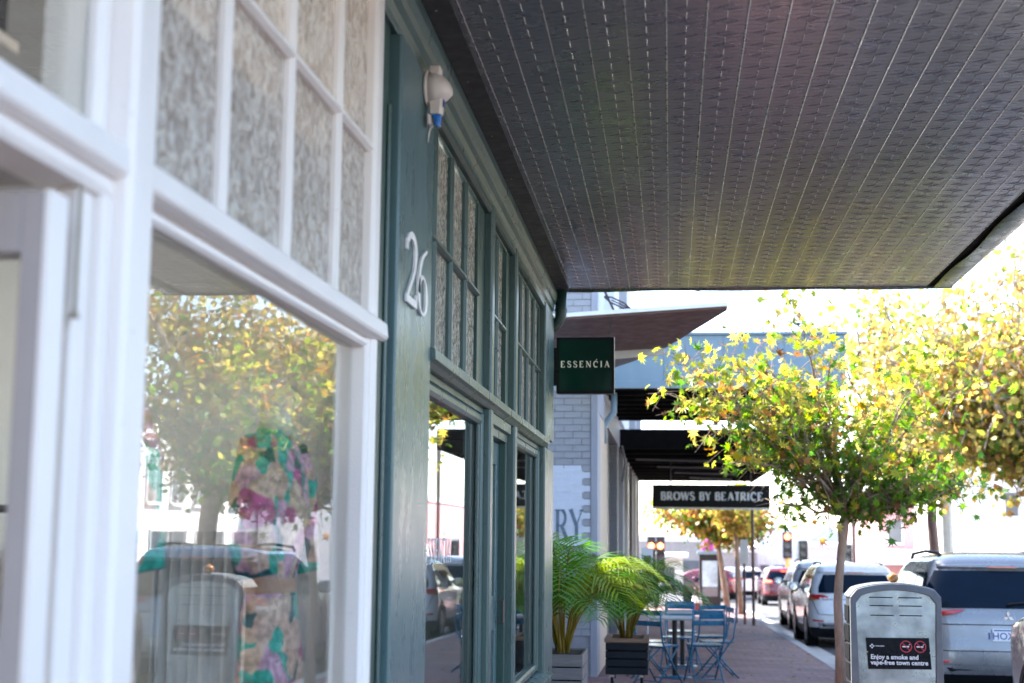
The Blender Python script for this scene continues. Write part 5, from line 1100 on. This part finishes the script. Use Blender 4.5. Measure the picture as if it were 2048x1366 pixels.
building('low white shop with brown awning strip beyond plane tree', 7.5, 12.0, 82, 90, .85, 'upper', [(7.8, 8.5, -1.7, -.5), (8.8, 9.7, -1.7, -.5), (10.0, 11.0, -1.7, -.5)], 'fence', awn=('steel', (7.5, 12, 81.0, 81.99, -.32, -.2)))
building('pink upper storey building behind plane tree foliage', 9.3, 13.5, 66, 78, 2.9, 'pink', [(9.7, 10.3, 1.2, 2.2), (10.9, 11.5, 1.2, 2.2)], 'upper', awn=('upper', (9.2, 13.5, 64.6, 65.99, .25, .9)))
building('white two storey building end behind the silver four wheel drive', 10.35, 13.9, 54, 63, 5.2, 'fence', [(12.15 + k * .75, 12.6 + k * .75, 2.25, 3.1) for k in range(2)], 'upper')
building('grey walled shop far left behind the white shelter', -9, 2.0, 66, 76, 1.15, 'greywall', [(-1.3, -.2, -1.2, .4), (.25, 1.3, -1.0, .3)], 'upper')
building('long white two storey building across the road', 14.0, 22, 24, 62, 5.2, 'fence', [(25.5 + k * 2.1, 26.7 + k * 2.1, 2.3, 3.7) for k in range(16)] + [(26 + k * 4.2, 29 + k * 4.2, -.4, 1.4) for k in range(8)], 'upper', '-x')
building('blue grey shop across the road nearest the camera', 14.0, 22, 4, 23.8, 4.4, 'blufascia', [(6 + k * 3.4, 8.2 + k * 3.4, .2, 2.3) for k in range(5)], 'upper', '-x')
fn = thing('picket_fence', 'white picket fence along the far footpath', 'fence', (12.9, 38, gz(38)))
for k in range(120):
    y = 24 + k * .16; box('picket', 'fence', fn, 12.95, 12.98, y, y + .10, gz(y) + .05, gz(y) + 1.15)
for z_ in (.3, .95): MB().bar((12.995, 24, gz(24) + z_), (12.995, 43.2, gz(43.2) + z_), .03, .08).build('rail', 'fence', fn)

# fallen leaves along the kerb and under the trees
FP = []
for k in range(420):
    y = 11 + 34 * rng.random() ** 1.5; x = 2.2 - abs(rng.normal()) * .55 if rng.random() < .65 else rng.uniform(-.7, 2.2)
    FP.append((x, y, gz(y) + .012))
fo = leaf_cloud('fallen_leaves', 'leaf', None, FP, .11, np.array([(OR if rng.random() < .5 else BR if rng.random() < .5 else YL) * rng.uniform(.5, 1) for _ in FP]), LEAF, LEAF_F, 0.0)
fo.data.transform(Matrix.Translation((0, 0, 0))); fo['label'] = 'dry fallen leaves scattered over the brick footpath'; fo['category'] = 'leaves'
v = np.empty(len(fo.data.vertices) * 3); fo.data.vertices.foreach_get('co', v); v = v.reshape(-1, 17, 3); c = np.array(FP)[:, None, :]; d_ = v - c; d_[..., 2] = np.clip(d_[..., 2] * .18, -.008, .03); fo.data.vertices.foreach_set('co', (c + d_).ravel()); fo.data.update()
